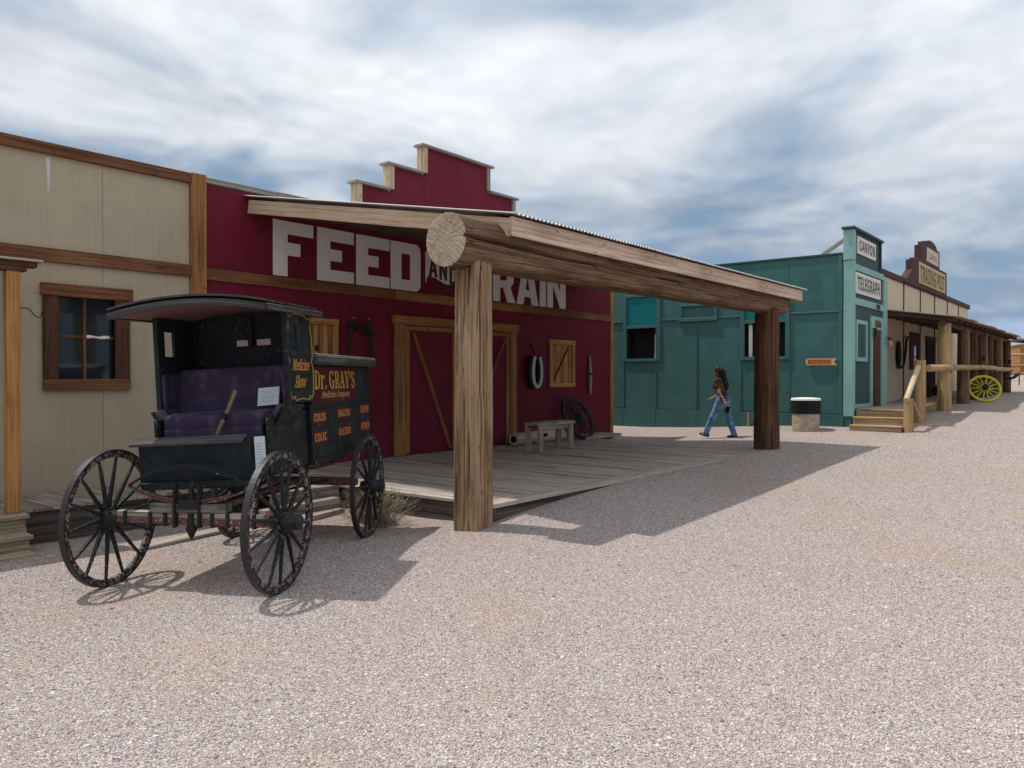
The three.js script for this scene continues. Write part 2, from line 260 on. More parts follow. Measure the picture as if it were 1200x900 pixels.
function shapeG(pts, depth, holes = [], uvs = [2.4, 2.4]) {
  const s = new THREE.Shape(pts.map(([x, y]) => new THREE.Vector2(x, y))); for (const h of holes) s.holes.push(new THREE.Path(h.map(([x, y]) => new THREE.Vector2(x, y))));
  const g = new THREE.ExtrudeGeometry(s, { depth, bevelEnabled: false, curveSegments: 8 }), u = g.attributes.uv; for (let i = 0; i < u.count; i++) u.setXY(i, u.getX(i) / uvs[0], u.getY(i) / uvs[1]); return g;
}
// flat sign face with lettering drawn on a canvas: x right, y up, facing +z
function signMat(w, h, px, draw, rough = 0.7) {
  const c = document.createElement('canvas'); c.width = Math.round(w * px); c.height = Math.round(h * px); const g = c.getContext('2d'); draw(g, c.width, c.height);
  const t = new THREE.CanvasTexture(c); t.colorSpace = THREE.SRGBColorSpace; return std(null, { map: t, roughness: rough });
}
function fitText(g, text, cx, cy, w, h, font = 'bold 100px sans-serif') {
  g.save(); g.font = font; g.textAlign = 'left'; g.textBaseline = 'alphabetic'; const m = g.measureText(text), a = m.actualBoundingBoxAscent, d = m.actualBoundingBoxDescent, l = m.actualBoundingBoxLeft, r = m.actualBoundingBoxRight;
  g.translate(cx, cy); g.scale(w / (l + r), h / (a + d)); g.fillText(text, (l - r) / 2, (a - d) / 2); g.restore();
}

// ---------------------------------------------------------------- ground
const TX = [[-400, 0], [6, 0], [10, 0.10], [15, 0.245], [17, 0.28], [19, 0.40], [20.4, 0.585], [23.2, 0.765], [26, 0.88], [28, 0.98], [36, 1.07], [45, 1.42], [60, 1.9], [110, 2.6], [400, 3]];
function tx(x) { for (let i = 1; i < TX.length; i++) if (x < TX[i][0]) { const [a, p] = TX[i - 1], [b, q] = TX[i]; return lerp(p, q, clamp((x - a) / (b - a))); } return 3; }
const patch = (x, z) => sstep(0.46, 0.64, fbm(x * 1.15 + 9, z * 1.15 + 4, 4, 999, 999, 91));   // where fine tan dirt shows between the stones
const ground = (x, z) => tx(x) - 0.2 * sstep(5.6, 11, -z) + (z > -3 ? 0 : 0) + 0.035 * (fbm(x * 0.35 + 50, z * 0.35 + 50, 3, 999, 999, 7) - 0.5)
  + 0.10 * Math.exp(-(((x - 9.3) / 2.3) ** 2 + ((z + 5.5) / 0.5) ** 2)) - 0.075 * Math.exp(-(((x - 6.25) / 0.7) ** 2 + ((z + 6.5) / 0.9) ** 2)) + 0.03 * Math.exp(-(((x - 13) / 2) ** 2 + ((z + 5.45) / 0.4) ** 2));
{
  const S = 1536, px = S / 3, c = document.createElement('canvas'), b = document.createElement('canvas'); c.width = c.height = b.width = b.height = S;
  const g = c.getContext('2d'), h = b.getContext('2d'); g.fillStyle = 'rgb(160,148,141)'; g.fillRect(0, 0, S, S); h.fillStyle = '#444'; h.fillRect(0, 0, S, S);
  const pal = [[192, 181, 177], [178, 167, 163], [204, 194, 190], [163, 152, 149], [186, 171, 160], [215, 207, 203], [152, 141, 137], [194, 179, 170], [134, 124, 122], [184, 171, 168], [226, 220, 217], [172, 157, 148]];
  for (let i = 0; i < 150000; i++) {
    const x = rnd() * S, y = rnd() * S, r = rr(1.0, 3.2) * (rnd() < 0.04 ? 1.5 : 1), e = rr(0.55, 1), a = rr(0, 3.14), p = pal[(rnd() * pal.length) | 0], k = rr(0.9, 1.07), q = (rr(70, 255)) | 0;
    for (const ox of x < 8 ? [0, S] : x > S - 8 ? [0, -S] : [0]) for (const oy of y < 8 ? [0, S] : y > S - 8 ? [0, -S] : [0]) {
      g.fillStyle = `rgb(${p.map((v) => (v * k) | 0)})`; g.beginPath(); g.ellipse(x + ox, y + oy, r, r * e, a, 0, 7); g.fill();
      h.fillStyle = `rgb(${q},${q},${q})`; h.beginPath(); h.ellipse(x + ox, y + oy, r, r * e, a, 0, 7); h.fill();
    }
  }
  const mk = (cv, s) => { const t = new THREE.CanvasTexture(cv); t.wrapS = t.wrapT = THREE.RepeatWrapping; if (s) t.colorSpace = THREE.SRGBColorSpace; return t; };
  M.gravel = std(null, { map: mk(c, true), bumpMap: mk(b, false), bumpScale: 0.012, roughness: 0.95, vertexColors: true });
}
{
  const axis = (segs) => { const r = []; for (const [a, b, s] of segs) for (let t = a; t < b - 1e-6; t += s) r.push(t); r.push(segs[segs.length - 1][1]); return r; };
  const X = axis([[-300, -40, 20], [-40, -2, 2], [-2, 30, 0.16], [30, 60, 0.6], [60, 120, 4], [120, 700, 20]]), Z = axis([[-500, -60, 20], [-60, -16, 2], [-16, -12, 0.5], [-12, 0, 0.16], [0, 12, 0.6], [12, 60, 4], [60, 400, 20]]);
  const P = [], U = [], C = [], I = [];
  for (const z of Z) for (const x of X) {
    P.push(x, ground(x, z), z); U.push(x / 3, z / 3);
    const t = patch(x, z), q = 0.94 + 0.12 * fbm(x * 0.9 + 70, z * 0.9 + 20, 3, 999, 999, 95), far = sstep(70, 130, x);
    const c = mix3(mix3([0.97, 0.935, 0.93], [0.975, 0.905, 0.845], t), [0.55, 0.55, 0.38], far); C.push(c[0] * q, c[1] * q, c[2] * q);
  }
  const n = X.length; for (let j = 0; j + 1 < Z.length; j++) for (let i = 0; i + 1 < n; i++) { const a = j * n + i; I.push(a, a + n, a + 1, a + 1, a + n, a + n + 1); }
  const g = new THREE.BufferGeometry(); g.setAttribute('position', new THREE.Float32BufferAttribute(P, 3)); g.setAttribute('uv', new THREE.Float32BufferAttribute(U, 2)); g.setAttribute('color', new THREE.Float32BufferAttribute(C, 3)); g.setIndex(I); g.computeVertexNormals();
  const m = mesh('ground', g, M.gravel); m.userData = { kind: 'structure', label: 'pale pinkish gravel yard and street in front of the buildings', category: 'ground' };
}
{ // loose stones lying on the near gravel
  const geos = []; const base = new THREE.IcosahedronGeometry(1, 0); const p = base.attributes.position;
  for (let i = 0; i < p.count; i++) { const x = p.getX(i), y = p.getY(i), z = p.getZ(i), k = 0.75 + 0.5 * n3(x * 2 + 9, y * 2 + 9, z * 2 + 9, 3); p.setXYZ(i, x * k, y * k * 0.62, z * k); }
  base.computeVertexNormals();
  const N = 300000, mt = std([1, 1, 1], { roughness: 0.95 }), im = new THREE.InstancedMesh(base, mt, N); im.name = 'loose_gravel';
  im.userData = { kind: 'stuff', label: 'loose pale gravel stones strewn over the ground', category: 'gravel' };
  const o = new THREE.Object3D(), c = new THREE.Color(), th = Math.atan2(62.42, 78.13);
  const pal = [[0.53, 0.465, 0.445], [0.45, 0.39, 0.372], [0.60, 0.54, 0.52], [0.37, 0.32, 0.306], [0.49, 0.41, 0.362], [0.67, 0.62, 0.60], [0.31, 0.265, 0.252], [0.52, 0.44, 0.395], [0.22, 0.19, 0.185], [0.50, 0.43, 0.41]];
  let i = 0;
  while (i < N) {
    const d = 2.6 + 15 * Math.pow(rnd(), 1.5), s = rr(-0.80, 0.80) * d + rr(-0.6, 0.6), x = d * Math.cos(th) + s * Math.sin(th), z = -d * Math.sin(th) + s * Math.cos(th);
    if (z < -5.55 && x > 6.65 && x < 15.4) continue; if (z < -9.2 && x < 6.8) continue; if (z < -8.6 && x < 3.3) continue; if (x > 19.4 && z < -4) continue;
    if (rnd() < 0.72 * patch(x, z)) continue;
    const r = rr(0.0028, 0.0062) * (rnd() < 0.012 ? 1.9 : 1) * (1 + d * 0.03); o.position.set(x, ground(x, z) + r * 0.12, z); o.rotation.set(rr(-0.4, 0.4), rr(0, 6.3), rr(-0.4, 0.4)); o.scale.set(r * rr(0.8, 1.4), r, r); o.updateMatrix(); im.setMatrixAt(i, o.matrix);
    const q = pal[(rnd() * pal.length) | 0], k = rr(0.85, 1.1); im.setColorAt(i, c.setRGB(q[0] * k, q[1] * k, q[2] * k)); i++;
  }
  scene.add(im);
}
{ // low scrubby hills at the end of the street
  const t = tex(512, 512, (u, v) => { const b = fbm(u * 30, v * 30, 4, 30, 30, 101), s = fbm(u * 6, v * 6, 3, 6, 6, 103); const c = mix3([0.40, 0.33, 0.23], [0.13, 0.15, 0.075], sstep(0.42, 0.6, b * 0.7 + s * 0.3)); return [c[0], c[1], c[2], b]; });
  const m = std(null, { map: t.map, roughness: 1 }), P = [], U = [], I = [], nx = 50, nz = 90;
  for (let j = 0; j <= nz; j++) for (let i = 0; i <= nx; i++) {
    const x = 115 + i * 9, z = -420 + j * 9, s = sstep(0, 110, i * 9) * (1 - 0.4 * sstep(250, 450, i * 9)); const y = 1.2 + s * (1 + 8 * fbm(x * 0.008 + 5, z * 0.008 + 9, 4, 999, 999, 111)); P.push(x, y, z); U.push(x / 60, z / 60);
  }
  for (let j = 0; j < nz; j++) for (let i = 0; i < nx; i++) { const a = j * (nx + 1) + i; I.push(a, a + nx + 1, a + 1, a + 1, a + nx + 1, a + nx + 2); }
  const g = new THREE.BufferGeometry(); g.setAttribute('position', new THREE.Float32BufferAttribute(P, 3)); g.setAttribute('uv', new THREE.Float32BufferAttribute(U, 2)); g.setIndex(I); g.computeVertexNormals();
  mesh('hills', g, m).userData = { kind: 'structure', label: 'low tan hills with green scrub beyond the end of the street', category: 'hills' };
}
function rebase(g, x, y, z) { for (const c of g.children) { c.position.x -= x; c.position.y -= y; c.position.z -= z; } g.position.set(x, y, z); return g; }

// ---------------------------------------------------------------- feed store (red)
const VW = -10.4;   // plane of the red and beige walls
{
  const b = thing('feed_store', 'dark red feed and grain store with stepped gable and big white lettering', 'building');
  box('building_core', b, M.dark, [6.02, 16.94], [-0.1, 4.3], [VW - 0.09, VW - 5.5]);
  const wall = new THREE.Group(); wall.name = 'wall'; b.add(wall);
  for (let i = 0; i < 9; i++) { // 4 ft sheets above and below the rail
    const x0 = 6.01 + i * 1.216, x1 = Math.min(x0 + 1.212, 16.93);
    box('wall_panel', wall, M.red, [x0, x1], [0.02, 3.05], [VW - 0.08, VW + rr(-0.003, 0.003)], { ch: 0.003, grain: 0 });
    box('wall_panel', wall, M.red, [x0, x1], [3.19, 4.40], [VW - 0.08, VW + rr(-0.003, 0.003)], { ch: 0.003, grain: 0 });
  }
  for (let i = 0; i < 3; i++) box('rail_board', b, i === 1 ? M.pineDark : M.brownTrim, [6.01 + i * 3.65, Math.min(9.655 + i * 3.65, 16.92)], [3.035, 3.205], [VW - 0.01, VW + 0.035]);
  for (let i = 0; i < 9; i++) box('parapet_board', b, M.capGrey, [6.01 + i * 1.214, 7.215 + i * 1.214 - (i === 8 ? 0.02 : 0)], [4.405 + rr(0, 0.015), 4.50 + rr(-0.01, 0.01)], [VW - 0.12, VW + 0.02]);
  box('corner_post', b, M.pineDark, [16.945, 17.09], [0.0, 4.45], [VW - 0.14, VW + 0.03]);
  box('side_wall', b, M.red, [16.87, 16.94], [-0.1, 4.38], [VW - 5.5, VW - 0.16], { grain: 2 });
  bar('roof', b, [6.0, 4.36, VW - 2.8], [17.0, 4.36, VW - 2.8], 5.5, 0.06, M.roofTin);
  // stepped gable
  const gb = new THREE.Group(); gb.name = 'gable'; b.add(gb);
  const st = [[8.86, 9.60, 4.95], [9.60, 10.44, 5.41], [10.44, 11.28, 5.92], [11.28, 12.22, 5.92], [12.22, 13.05, 5.41], [13.05, 13.8, 4.95]];
  for (const [x0, x1, y] of st) box('gable_panel', gb, M.red, [x0 + 0.002, x1 - 0.002], [4.40, y], [VW - 0.07, VW - 0.004], { ch: 0.002, grain: 0 });
  for (const [x, y0, y1] of [[8.80, 4.51, 4.95], [9.54, 4.99, 5.41], [10.38, 5.45, 5.92]]) box('gable_edge', gb, M.pale, [x - 0.012, x + 0.09], [y0, y1], [VW - 0.16, VW + 0.035]);
  for (const [x, y0, y1] of [[12.24, 5.45, 5.92], [13.07, 4.99, 5.41], [13.82, 4.51, 4.95]]) box('gable_edge', gb, M.capGrey, [x - 0.06, x + 0.035], [y0, y1], [VW - 0.16, VW + 0.035]);
  for (const [x0, x1, y] of [[8.72, 9.52, 4.95], [9.45, 10.36, 5.41], [10.30, 12.36, 5.92], [12.28, 13.18, 5.41], [13.11, 13.92, 4.95]]) box('gable_cap', gb, M.capGrey, [x0, x1], [y + 0.001, y + 0.045], [VW - 0.18, VW + 0.07], { rot: [0, 0, rr(-0.006, 0.006)] });
  // lettering: thick painted block letters
  const T = 0.012, zL = VW + 0.008, y0 = 3.222, h = 0.858, sw = 0.26;
  const E = (w, mid) => [[0, 0], [0, h], [w, h], [w, h - 0.2], [sw, h - 0.2], [sw, h - 0.33], [mid, h - 0.33], [mid, h - 0.52], [sw, h - 0.52], [sw, 0.19], [w, 0.19], [w, 0]];
  const rnd8 = (x0, y0_, x1, y1, r, sides) => { const p = []; const arc = (cx, cy, a0) => { for (let k = 0; k <= 5; k++) { const a = a0 + (k / 5) * Math.PI / 2; p.push([cx + r * Math.cos(a), cy + r * Math.sin(a)]); } }; if (sides) { p.push([x0, y0_], [x0, y0_]); } else arc(x0 + r, y0_ + r, Math.PI); arc(x1 - r, y0_ + r, -Math.PI / 2); arc(x1 - r, y1 - r, 0); if (sides) p.push([x0, y1]); else arc(x0 + r, y1 - r, Math.PI / 2); return p; };
  const L = [
    ['F', 7.13, [[0, 0], [0, h], [0.75, h], [0.75, h - 0.2], [sw, h - 0.2], [sw, h - 0.33], [0.5, h - 0.33], [0.5, h - 0.53], [sw, h - 0.53], [sw, 0]]],
    ['E', 7.957, E(0.755, 0.5)], ['E', 8.765, E(0.755, 0.5)],
    ['D', 9.548, rnd8(0, 0, 0.74, h, 0.13, true).slice(1), [[[sw, 0.19], [sw, h - 0.2], [0.46, h - 0.2], [0.48, h - 0.24], [0.48, 0.23], [0.46, 0.19]]]],
    ['G', 11.56, [[0.72, h - 0.26], [0.72, h - 0.1], [0.62, h], [0.1, h], [0, h - 0.1], [0, 0.1], [0.1, 0], [0.62, 0], [0.72, 0.1], [0.72, 0.45], [0.38, 0.45], [0.38, 0.3], [0.48, 0.3], [0.48, 0.19], [0.24, 0.19], [0.24, h - 0.19], [0.48, h - 0.19], [0.48, h - 0.26]]],
    ['R', 12.37, [[0, 0], [0, h], [0.56, h], [0.68, h - 0.1], [0.68, 0.42], [0.57, 0.32], [0.74, 0], [0.48, 0], [0.33, 0.3], [0.23, 0.3], [0.23, 0]], [[[0.23, 0.45], [0.23, h - 0.17], [0.42, h - 0.17], [0.45, h - 0.2], [0.45, 0.48], [0.42, 0.45]]]],
    ['A', 13.15, [[0, 0], [0.24, h], [0.54, h], [0.78, 0], [0.54, 0], [0.50, 0.17], [0.28, 0.17], [0.24, 0]], [[[0.315, 0.32], [0.46, 0.32], [0.39, 0.66]]]],
    ['I', 13.985, [[0, 0], [0, h], [0.225, h], [0.225, 0]]],
    ['N', 14.26, [[0, 0], [0, h], [0.24, h], [0.5, 0.36], [0.5, h], [0.72, h], [0.72, 0], [0.5, 0], [0.22, 0.52], [0.22, 0]]],
  ];
  for (const [, x, pts, holes] of L) { const m = mesh('letter', shapeG(pts, T, holes ?? []), M.white, b); m.position.set(x, y0 + rr(-0.004, 0.004), zL); }
  // ribbon with the small word
  const rb = [], N = 24, wv = (t) => 0.055 * Math.sin(t * 2 * Math.PI * 1.0 + 0.6) ;
  for (let k = 0; k <= N; k++) rb.push([k / N * 0.96, wv(k / N) + 0.02]); for (let k = N; k >= 0; k--) rb.push([k / N * 0.96, wv(k / N) + 0.50]);
  rb[0] = [0, -0.06];
  const ribbon = mesh('ribbon', shapeG(rb, 0.008), M.white, b); ribbon.position.set(10.42, 3.46, zL);
  const S = { A: [[[0, 0], [0.075, 0.36], [0.165, 0.36], [0.24, 0], [0.165, 0], [0.15, 0.09], [0.09, 0.09], [0.075, 0]], [[[0.103, 0.155], [0.137, 0.155], [0.12, 0.26]]]], N: [[[0, 0], [0, 0.36], [0.07, 0.36], [0.145, 0.15], [0.145, 0.36], [0.21, 0.36], [0.21, 0], [0.145, 0], [0.065, 0.22], [0.065, 0]]], D: [[[0, 0], [0, 0.36], [0.14, 0.36], [0.21, 0.28], [0.21, 0.08], [0.14, 0]], [[[0.07, 0.065], [0.07, 0.295], [0.12, 0.295], [0.14, 0.26], [0.14, 0.1], [0.12, 0.065]]]] };
  [['A', 10.50, 0.10], ['N', 10.79, 0.07], ['D', 11.07, 0.0]].forEach(([ch, x, dy]) => { const m = mesh('small_letter', shapeG(S[ch][0], 0.006, S[ch][1] ?? []), M.darkTrim, b); m.position.set(x, 3.46 + dy - 0.03, zL + 0.006); });
  // barn doors
  const dr = new THREE.Group(); dr.name = 'barn_door'; b.add(dr);
  const zf = VW + 0.005;
  box('door_post', dr, M.pineDark, [9.62, 9.86], [0.235, 2.60], [zf, zf + 0.07]); box('door_post', dr, M.pineDark, [12.90, 13.10], [0.235, 2.60], [zf, zf + 0.07]);
  box('door_header', dr, M.pineDark, [9.57, 13.16], [2.602, 2.76], [zf, zf + 0.085]);
  for (const [x0, x1, d] of [[9.865, 11.24, 1], [11.25, 12.895, -1]]) {
    box('door_leaf', dr, M.red, [x0, x1], [0.25, 2.598], [zf, zf + 0.02], { grain: 0 });
    box('door_stile', dr, M.pineDark, [x0 + 0.01, x0 + 0.12], [0.26, 2.50], [zf + 0.021, zf + 0.045]); box('door_stile', dr, M.pineDark, [x1 - 0.12, x1 - 0.01], [0.26, 2.50], [zf + 0.021, zf + 0.045]);
    box('door_rail', dr, M.pineDark, [x0 + 0.01, x1 - 0.01], [2.505, 2.59], [zf + 0.021, zf + 0.045]);
    const a = [x0 + 0.2, 2.46, zf + 0.034], c = [x1 - 0.2, 0.3, zf + 0.034];
    bar('door_brace', dr, d > 0 ? a : [x1 - 0.2, 2.46, zf + 0.034], d > 0 ? c : [x0 + 0.2, 0.3, zf + 0.034], 0.025, 0.13, M.pineDark, { up: [0, 0, 1] }).rotation.set(0, 0, 0);
  }
  // plank shutters
  for (const [x0, x1, ya, yb, diag] of [[7.68, 8.36, 1.62, 2.60, 0], [14.33, 15.34, 1.42, 2.50, 1]]) {
    const s = new THREE.Group(); s.name = 'shutter'; b.add(s); const n = 5, wd = (x1 - x0 - 0.2) / n;
    for (let k = 0; k < n; k++) box('shutter_plank', s, k % 2 ? M.pine : M.pineDark, [x0 + 0.1 + k * wd + 0.004, x0 + 0.1 + (k + 1) * wd - 0.004], [ya + 0.1, yb - 0.1], [zf, zf + 0.02]);
    box('shutter_frame', s, M.pine, [x0, x0 + 0.1], [ya + 0.1, yb - 0.1], [zf, zf + 0.045]); box('shutter_frame', s, M.pine, [x1 - 0.1, x1], [ya + 0.1, yb - 0.1], [zf, zf + 0.045]);
    box('shutter_frame', s, M.pine, [x0 - 0.01, x1 + 0.01], [yb - 0.098, yb + 0.005], [zf, zf + 0.05]); box('shutter_frame', s, M.pine, [x0 - 0.01, x1 + 0.01], [ya, ya + 0.098], [zf, zf + 0.05]);
    if (diag) bar('shutter_brace', s, [x0 + 0.16, ya + 0.17, zf + 0.034], [x1 - 0.28, yb - 0.16, zf + 0.034], 0.02, 0.05, M.brownTrim, { up: [0, 0, 1] });
    else { const l = mesh('latch', cbox(0.05, 0.09, 0.03, M.iron), M.iron, s); l.position.set(x0 + 0.24, ya + 0.5, zf + 0.036); }
  }
  rebase(b, 11.5, 0, VW);
}
// ---------------------------------------------------------------- porch of the feed store
{
  const p = thing('feed_store_porch', 'open timber porch with plank floor, tin roof and a huge log beam', 'porch');
  const yf = 0.23, deck = new THREE.Group(); deck.name = 'deck'; p.add(deck);
  const n = 57, w = (15.37 - 6.70) / n;
  for (let i = 0; i < n; i++) { // boards run from the front edge to the wall
    const x0 = 6.70 + i * w, dy = rr(-0.004, 0.004), cut = -8.2 + rr(-1.4, 1.4);
    const m = rnd() < 0.35 ? M.deckB : M.deck, gap = rr(0.006, 0.014);
    if (i % 3 === 0) { box('floor_board', deck, m, [x0 + gap, x0 + w - 0.002], [yf - 0.038, yf + dy], [cut - 0.003, -10.39], { ch: 0.004 }); box('floor_board', deck, M.deck, [x0 + gap, x0 + w - 0.002], [yf - 0.038, yf + dy + rr(-0.002, 0.003)], [-5.82, cut + 0.003], { ch: 0.004 }); }
    else box('floor_board', deck, m, [x0 + gap, x0 + w - 0.002], [yf - 0.038, yf + dy], [-5.82 + rr(-0.006, 0.006), -10.39], { ch: 0.004, rot: [0, rr(-0.0006, 0.0006), 0] });
  }
  for (const [a, b] of [[6.62, 9.7], [9.706, 12.6], [12.606, 15.40]]) box('edge_board', deck, M.deck, [a, b], [yf - 0.045, yf + rr(0.0, 0.006)], [-5.812, -5.60], { ch: 0.006 });
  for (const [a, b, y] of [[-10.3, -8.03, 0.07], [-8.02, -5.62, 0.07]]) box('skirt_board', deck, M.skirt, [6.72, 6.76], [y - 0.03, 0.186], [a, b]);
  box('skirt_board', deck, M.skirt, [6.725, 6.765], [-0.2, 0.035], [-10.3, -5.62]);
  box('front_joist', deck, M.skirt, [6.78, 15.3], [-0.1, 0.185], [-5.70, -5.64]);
  box('end_step', p, M.deckB, [14.9, 16.45], [yf + 0.004, yf + 0.07], [-9.75, -10.32], { ch: 0.01 });
  // posts
  const sq = (a, t) => { const c = Math.cos(a), s = Math.sin(a), q = 0.165 / Math.pow(Math.pow(Math.abs(c), 7) + Math.pow(Math.abs(s), 7), 1 / 7); let r = q * (1 + 0.05 * (n3(c * 2 + 30, s * 2 + 30, t * 6, 3) - 0.5) + 0.03 * (n3(c * 9 + 30, s * 9 + 30, t * 14, 8) - 0.5) + lerp(0.02, -0.05, t));
    for (const [ac, dp, wd] of [[0.3, 0.07, 0.085], [-0.12, 0.03, 0.04], [1.0, 0.034, 0.05], [1.45, 0.06, 0.07], [1.95, 0.05, 0.06], [2.4, 0.036, 0.05], [2.95, 0.05, 0.07], [-2.2, 0.04, 0.05], [-2.7, 0.05, 0.06], [-0.45, 0.045, 0.06], [-1.2, 0.05, 0.06], [-1.65, 0.06, 0.08]]) { const aa = ac + 0.2 * (vn(t * 7, ac * 9, 997, 997, 2) - 0.5); let d = a - aa; d -= Math.round(d / (2 * Math.PI)) * 2 * Math.PI; r -= dp * Math.exp(-(d * d) / (wd * wd)) * sstep(0.25, 0.5, vn(t * 5 + ac * 3, ac * 5, 997, 997, 6)); } return r; };
  const p1 = mesh('square_post', timberG(3.10, sq, { na: 300, nl: 110 }).applyMatrix4(toUp).rotateY(Math.PI / 2 + 0.04), M.weather, p); p1.position.set(6.415, -0.16, -5.66); p1.userData.label = 'thick square weathered post with deep cracks';
  const p2 = logPost('round_post', p, 15.02, -5.66, 0.12, 2.96, 0.235, M.logDark, { na: 40, nl: 40 }); p2.userData.label = 'round dark brown log post';
  // the big log beam
  const lp = logProf(0.292, 0.235, 4.2, 0.05);   // angle 0 is up, pi/2 faces the yard
  const cr2 = (a, t) => { let r = lp(a, t); for (const [a0, a1, dp, wd, t0, t1, sd] of [[1.60, 1.74, 0.10, 0.075, 0.0, 0.62, 3], [2.25, 2.05, 0.035, 0.03, 0.1, 0.9, 8], [1.2, 1.32, 0.03, 0.03, 0.3, 1, 11], [2.7, 2.5, 0.03, 0.03, 0.0, 0.7, 14]]) { const ac = lerp(a0, a1, t) + 0.16 * (vn(t * 11, sd, 997, 997, 2) - 0.5); const d = a - ac; r -= dp * Math.exp(-(d * d) / (wd * wd)) * (1 - sstep(t1 - 0.15, t1, t)) * sstep(t0 - 0.001, t0 + 0.04, t + 0.02) * (0.35 + 0.65 * sstep(0.2, 0.5, vn(t * 13, sd + 4, 997, 997, 6))); } return r; };
  const beam = mesh('log_beam', timberG(9.75, cr2, { na: 260, nl: 160, cap: true }), M.logBrown, p); beam.position.set(6.03, 3.10, -5.70); beam.rotation.z = 0.002; beam.userData.label = 'massive cracked log lying across both posts';
  mesh('cut_end', discG(cr2, 260).translate(-0.002, 0, 0), M.endGrain, beam);
  // roof: rafters, purlins, fascias, corrugated sheets
  const yT = (z) => lerp(3.415, 4.33, (-5.33 - z) / (10.4 - 5.33)), X0 = 6.74, X1 = 16.12;
  const fr = (z, d) => yT(z) - d;
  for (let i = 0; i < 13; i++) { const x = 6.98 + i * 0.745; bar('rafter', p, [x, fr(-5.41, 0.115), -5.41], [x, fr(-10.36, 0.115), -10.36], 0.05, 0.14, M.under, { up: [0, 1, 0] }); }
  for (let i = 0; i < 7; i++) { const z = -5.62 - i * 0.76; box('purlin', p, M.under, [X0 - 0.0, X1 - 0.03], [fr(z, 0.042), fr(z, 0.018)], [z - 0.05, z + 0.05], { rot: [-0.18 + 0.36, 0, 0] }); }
  bar('side_fascia', p, [X0 - 0.025, fr(-5.39, 0.135), -5.39], [X0 - 0.025, fr(-10.38, 0.135), -10.38], 0.042, 0.20, M.pale, { up: [0, 1, 0] });
  bar('side_fascia', p, [X1 - 0.03, fr(-5.39, 0.16), -5.39], [X1 - 0.03, fr(-10.38, 0.16), -10.38], 0.042, 0.20, M.palePink, { up: [0, 1, 0] });
  box('front_fascia', p, M.palePink, [X0 - 0.05, 10.6], [3.195, 3.405], [-5.385, -5.34]); box('front_fascia', p, M.palePink, [10.604, X1], [3.195, 3.403], [-5.385, -5.34]);
  bar('lit_edge_strip', p, [X0 - 0.075, yT(-5.27) + 0.02, -5.27], [X0 - 0.075, yT(-10.44) + 0.02, -10.44], 0.05, 0.012, M.flashing, { up: [0, 1, 0] });  // bright strip added to imitate the sunlit rim of the tin roof
  const nS = 12, ws = (X1 + 0.06 - X0 + 0.06) / nS;
  for (let k = 0; k < nS; k++) { // corrugated sheets, each its own piece
    const P = [], I = [], U = [], m = 54, x0 = X0 - 0.06 + k * ws; for (let i = 0; i <= m; i++) { const x = x0 + (i / m) * (ws + 0.03), y = 0.012 * Math.sin((x - X0) / 0.076 * 2 * Math.PI) + (k % 2) * 0.003; for (const z of [-5.27, -10.44]) for (const q of [0, -0.0015]) { P.push(x, yT(z) + y + 0.016 + q, z); U.push(x, z); } }
    for (let i = 0; i < m; i++) { const a = i * 4; I.push(a, a + 4, a + 2, a + 2, a + 4, a + 6, a + 1, a + 3, a + 5, a + 3, a + 7, a + 5, a, a + 1, a + 4, a + 1, a + 5, a + 4); }
    const g = new THREE.BufferGeometry(); g.setAttribute('position', new THREE.Float32BufferAttribute(P, 3)); g.setAttribute('uv', new THREE.Float32BufferAttribute(U, 2)); g.setIndex(I); g.computeVertexNormals(); mesh('roof_sheet', g, M.roofTin, p);
  }
  rebase(p, 11, 0.1, -8);
}
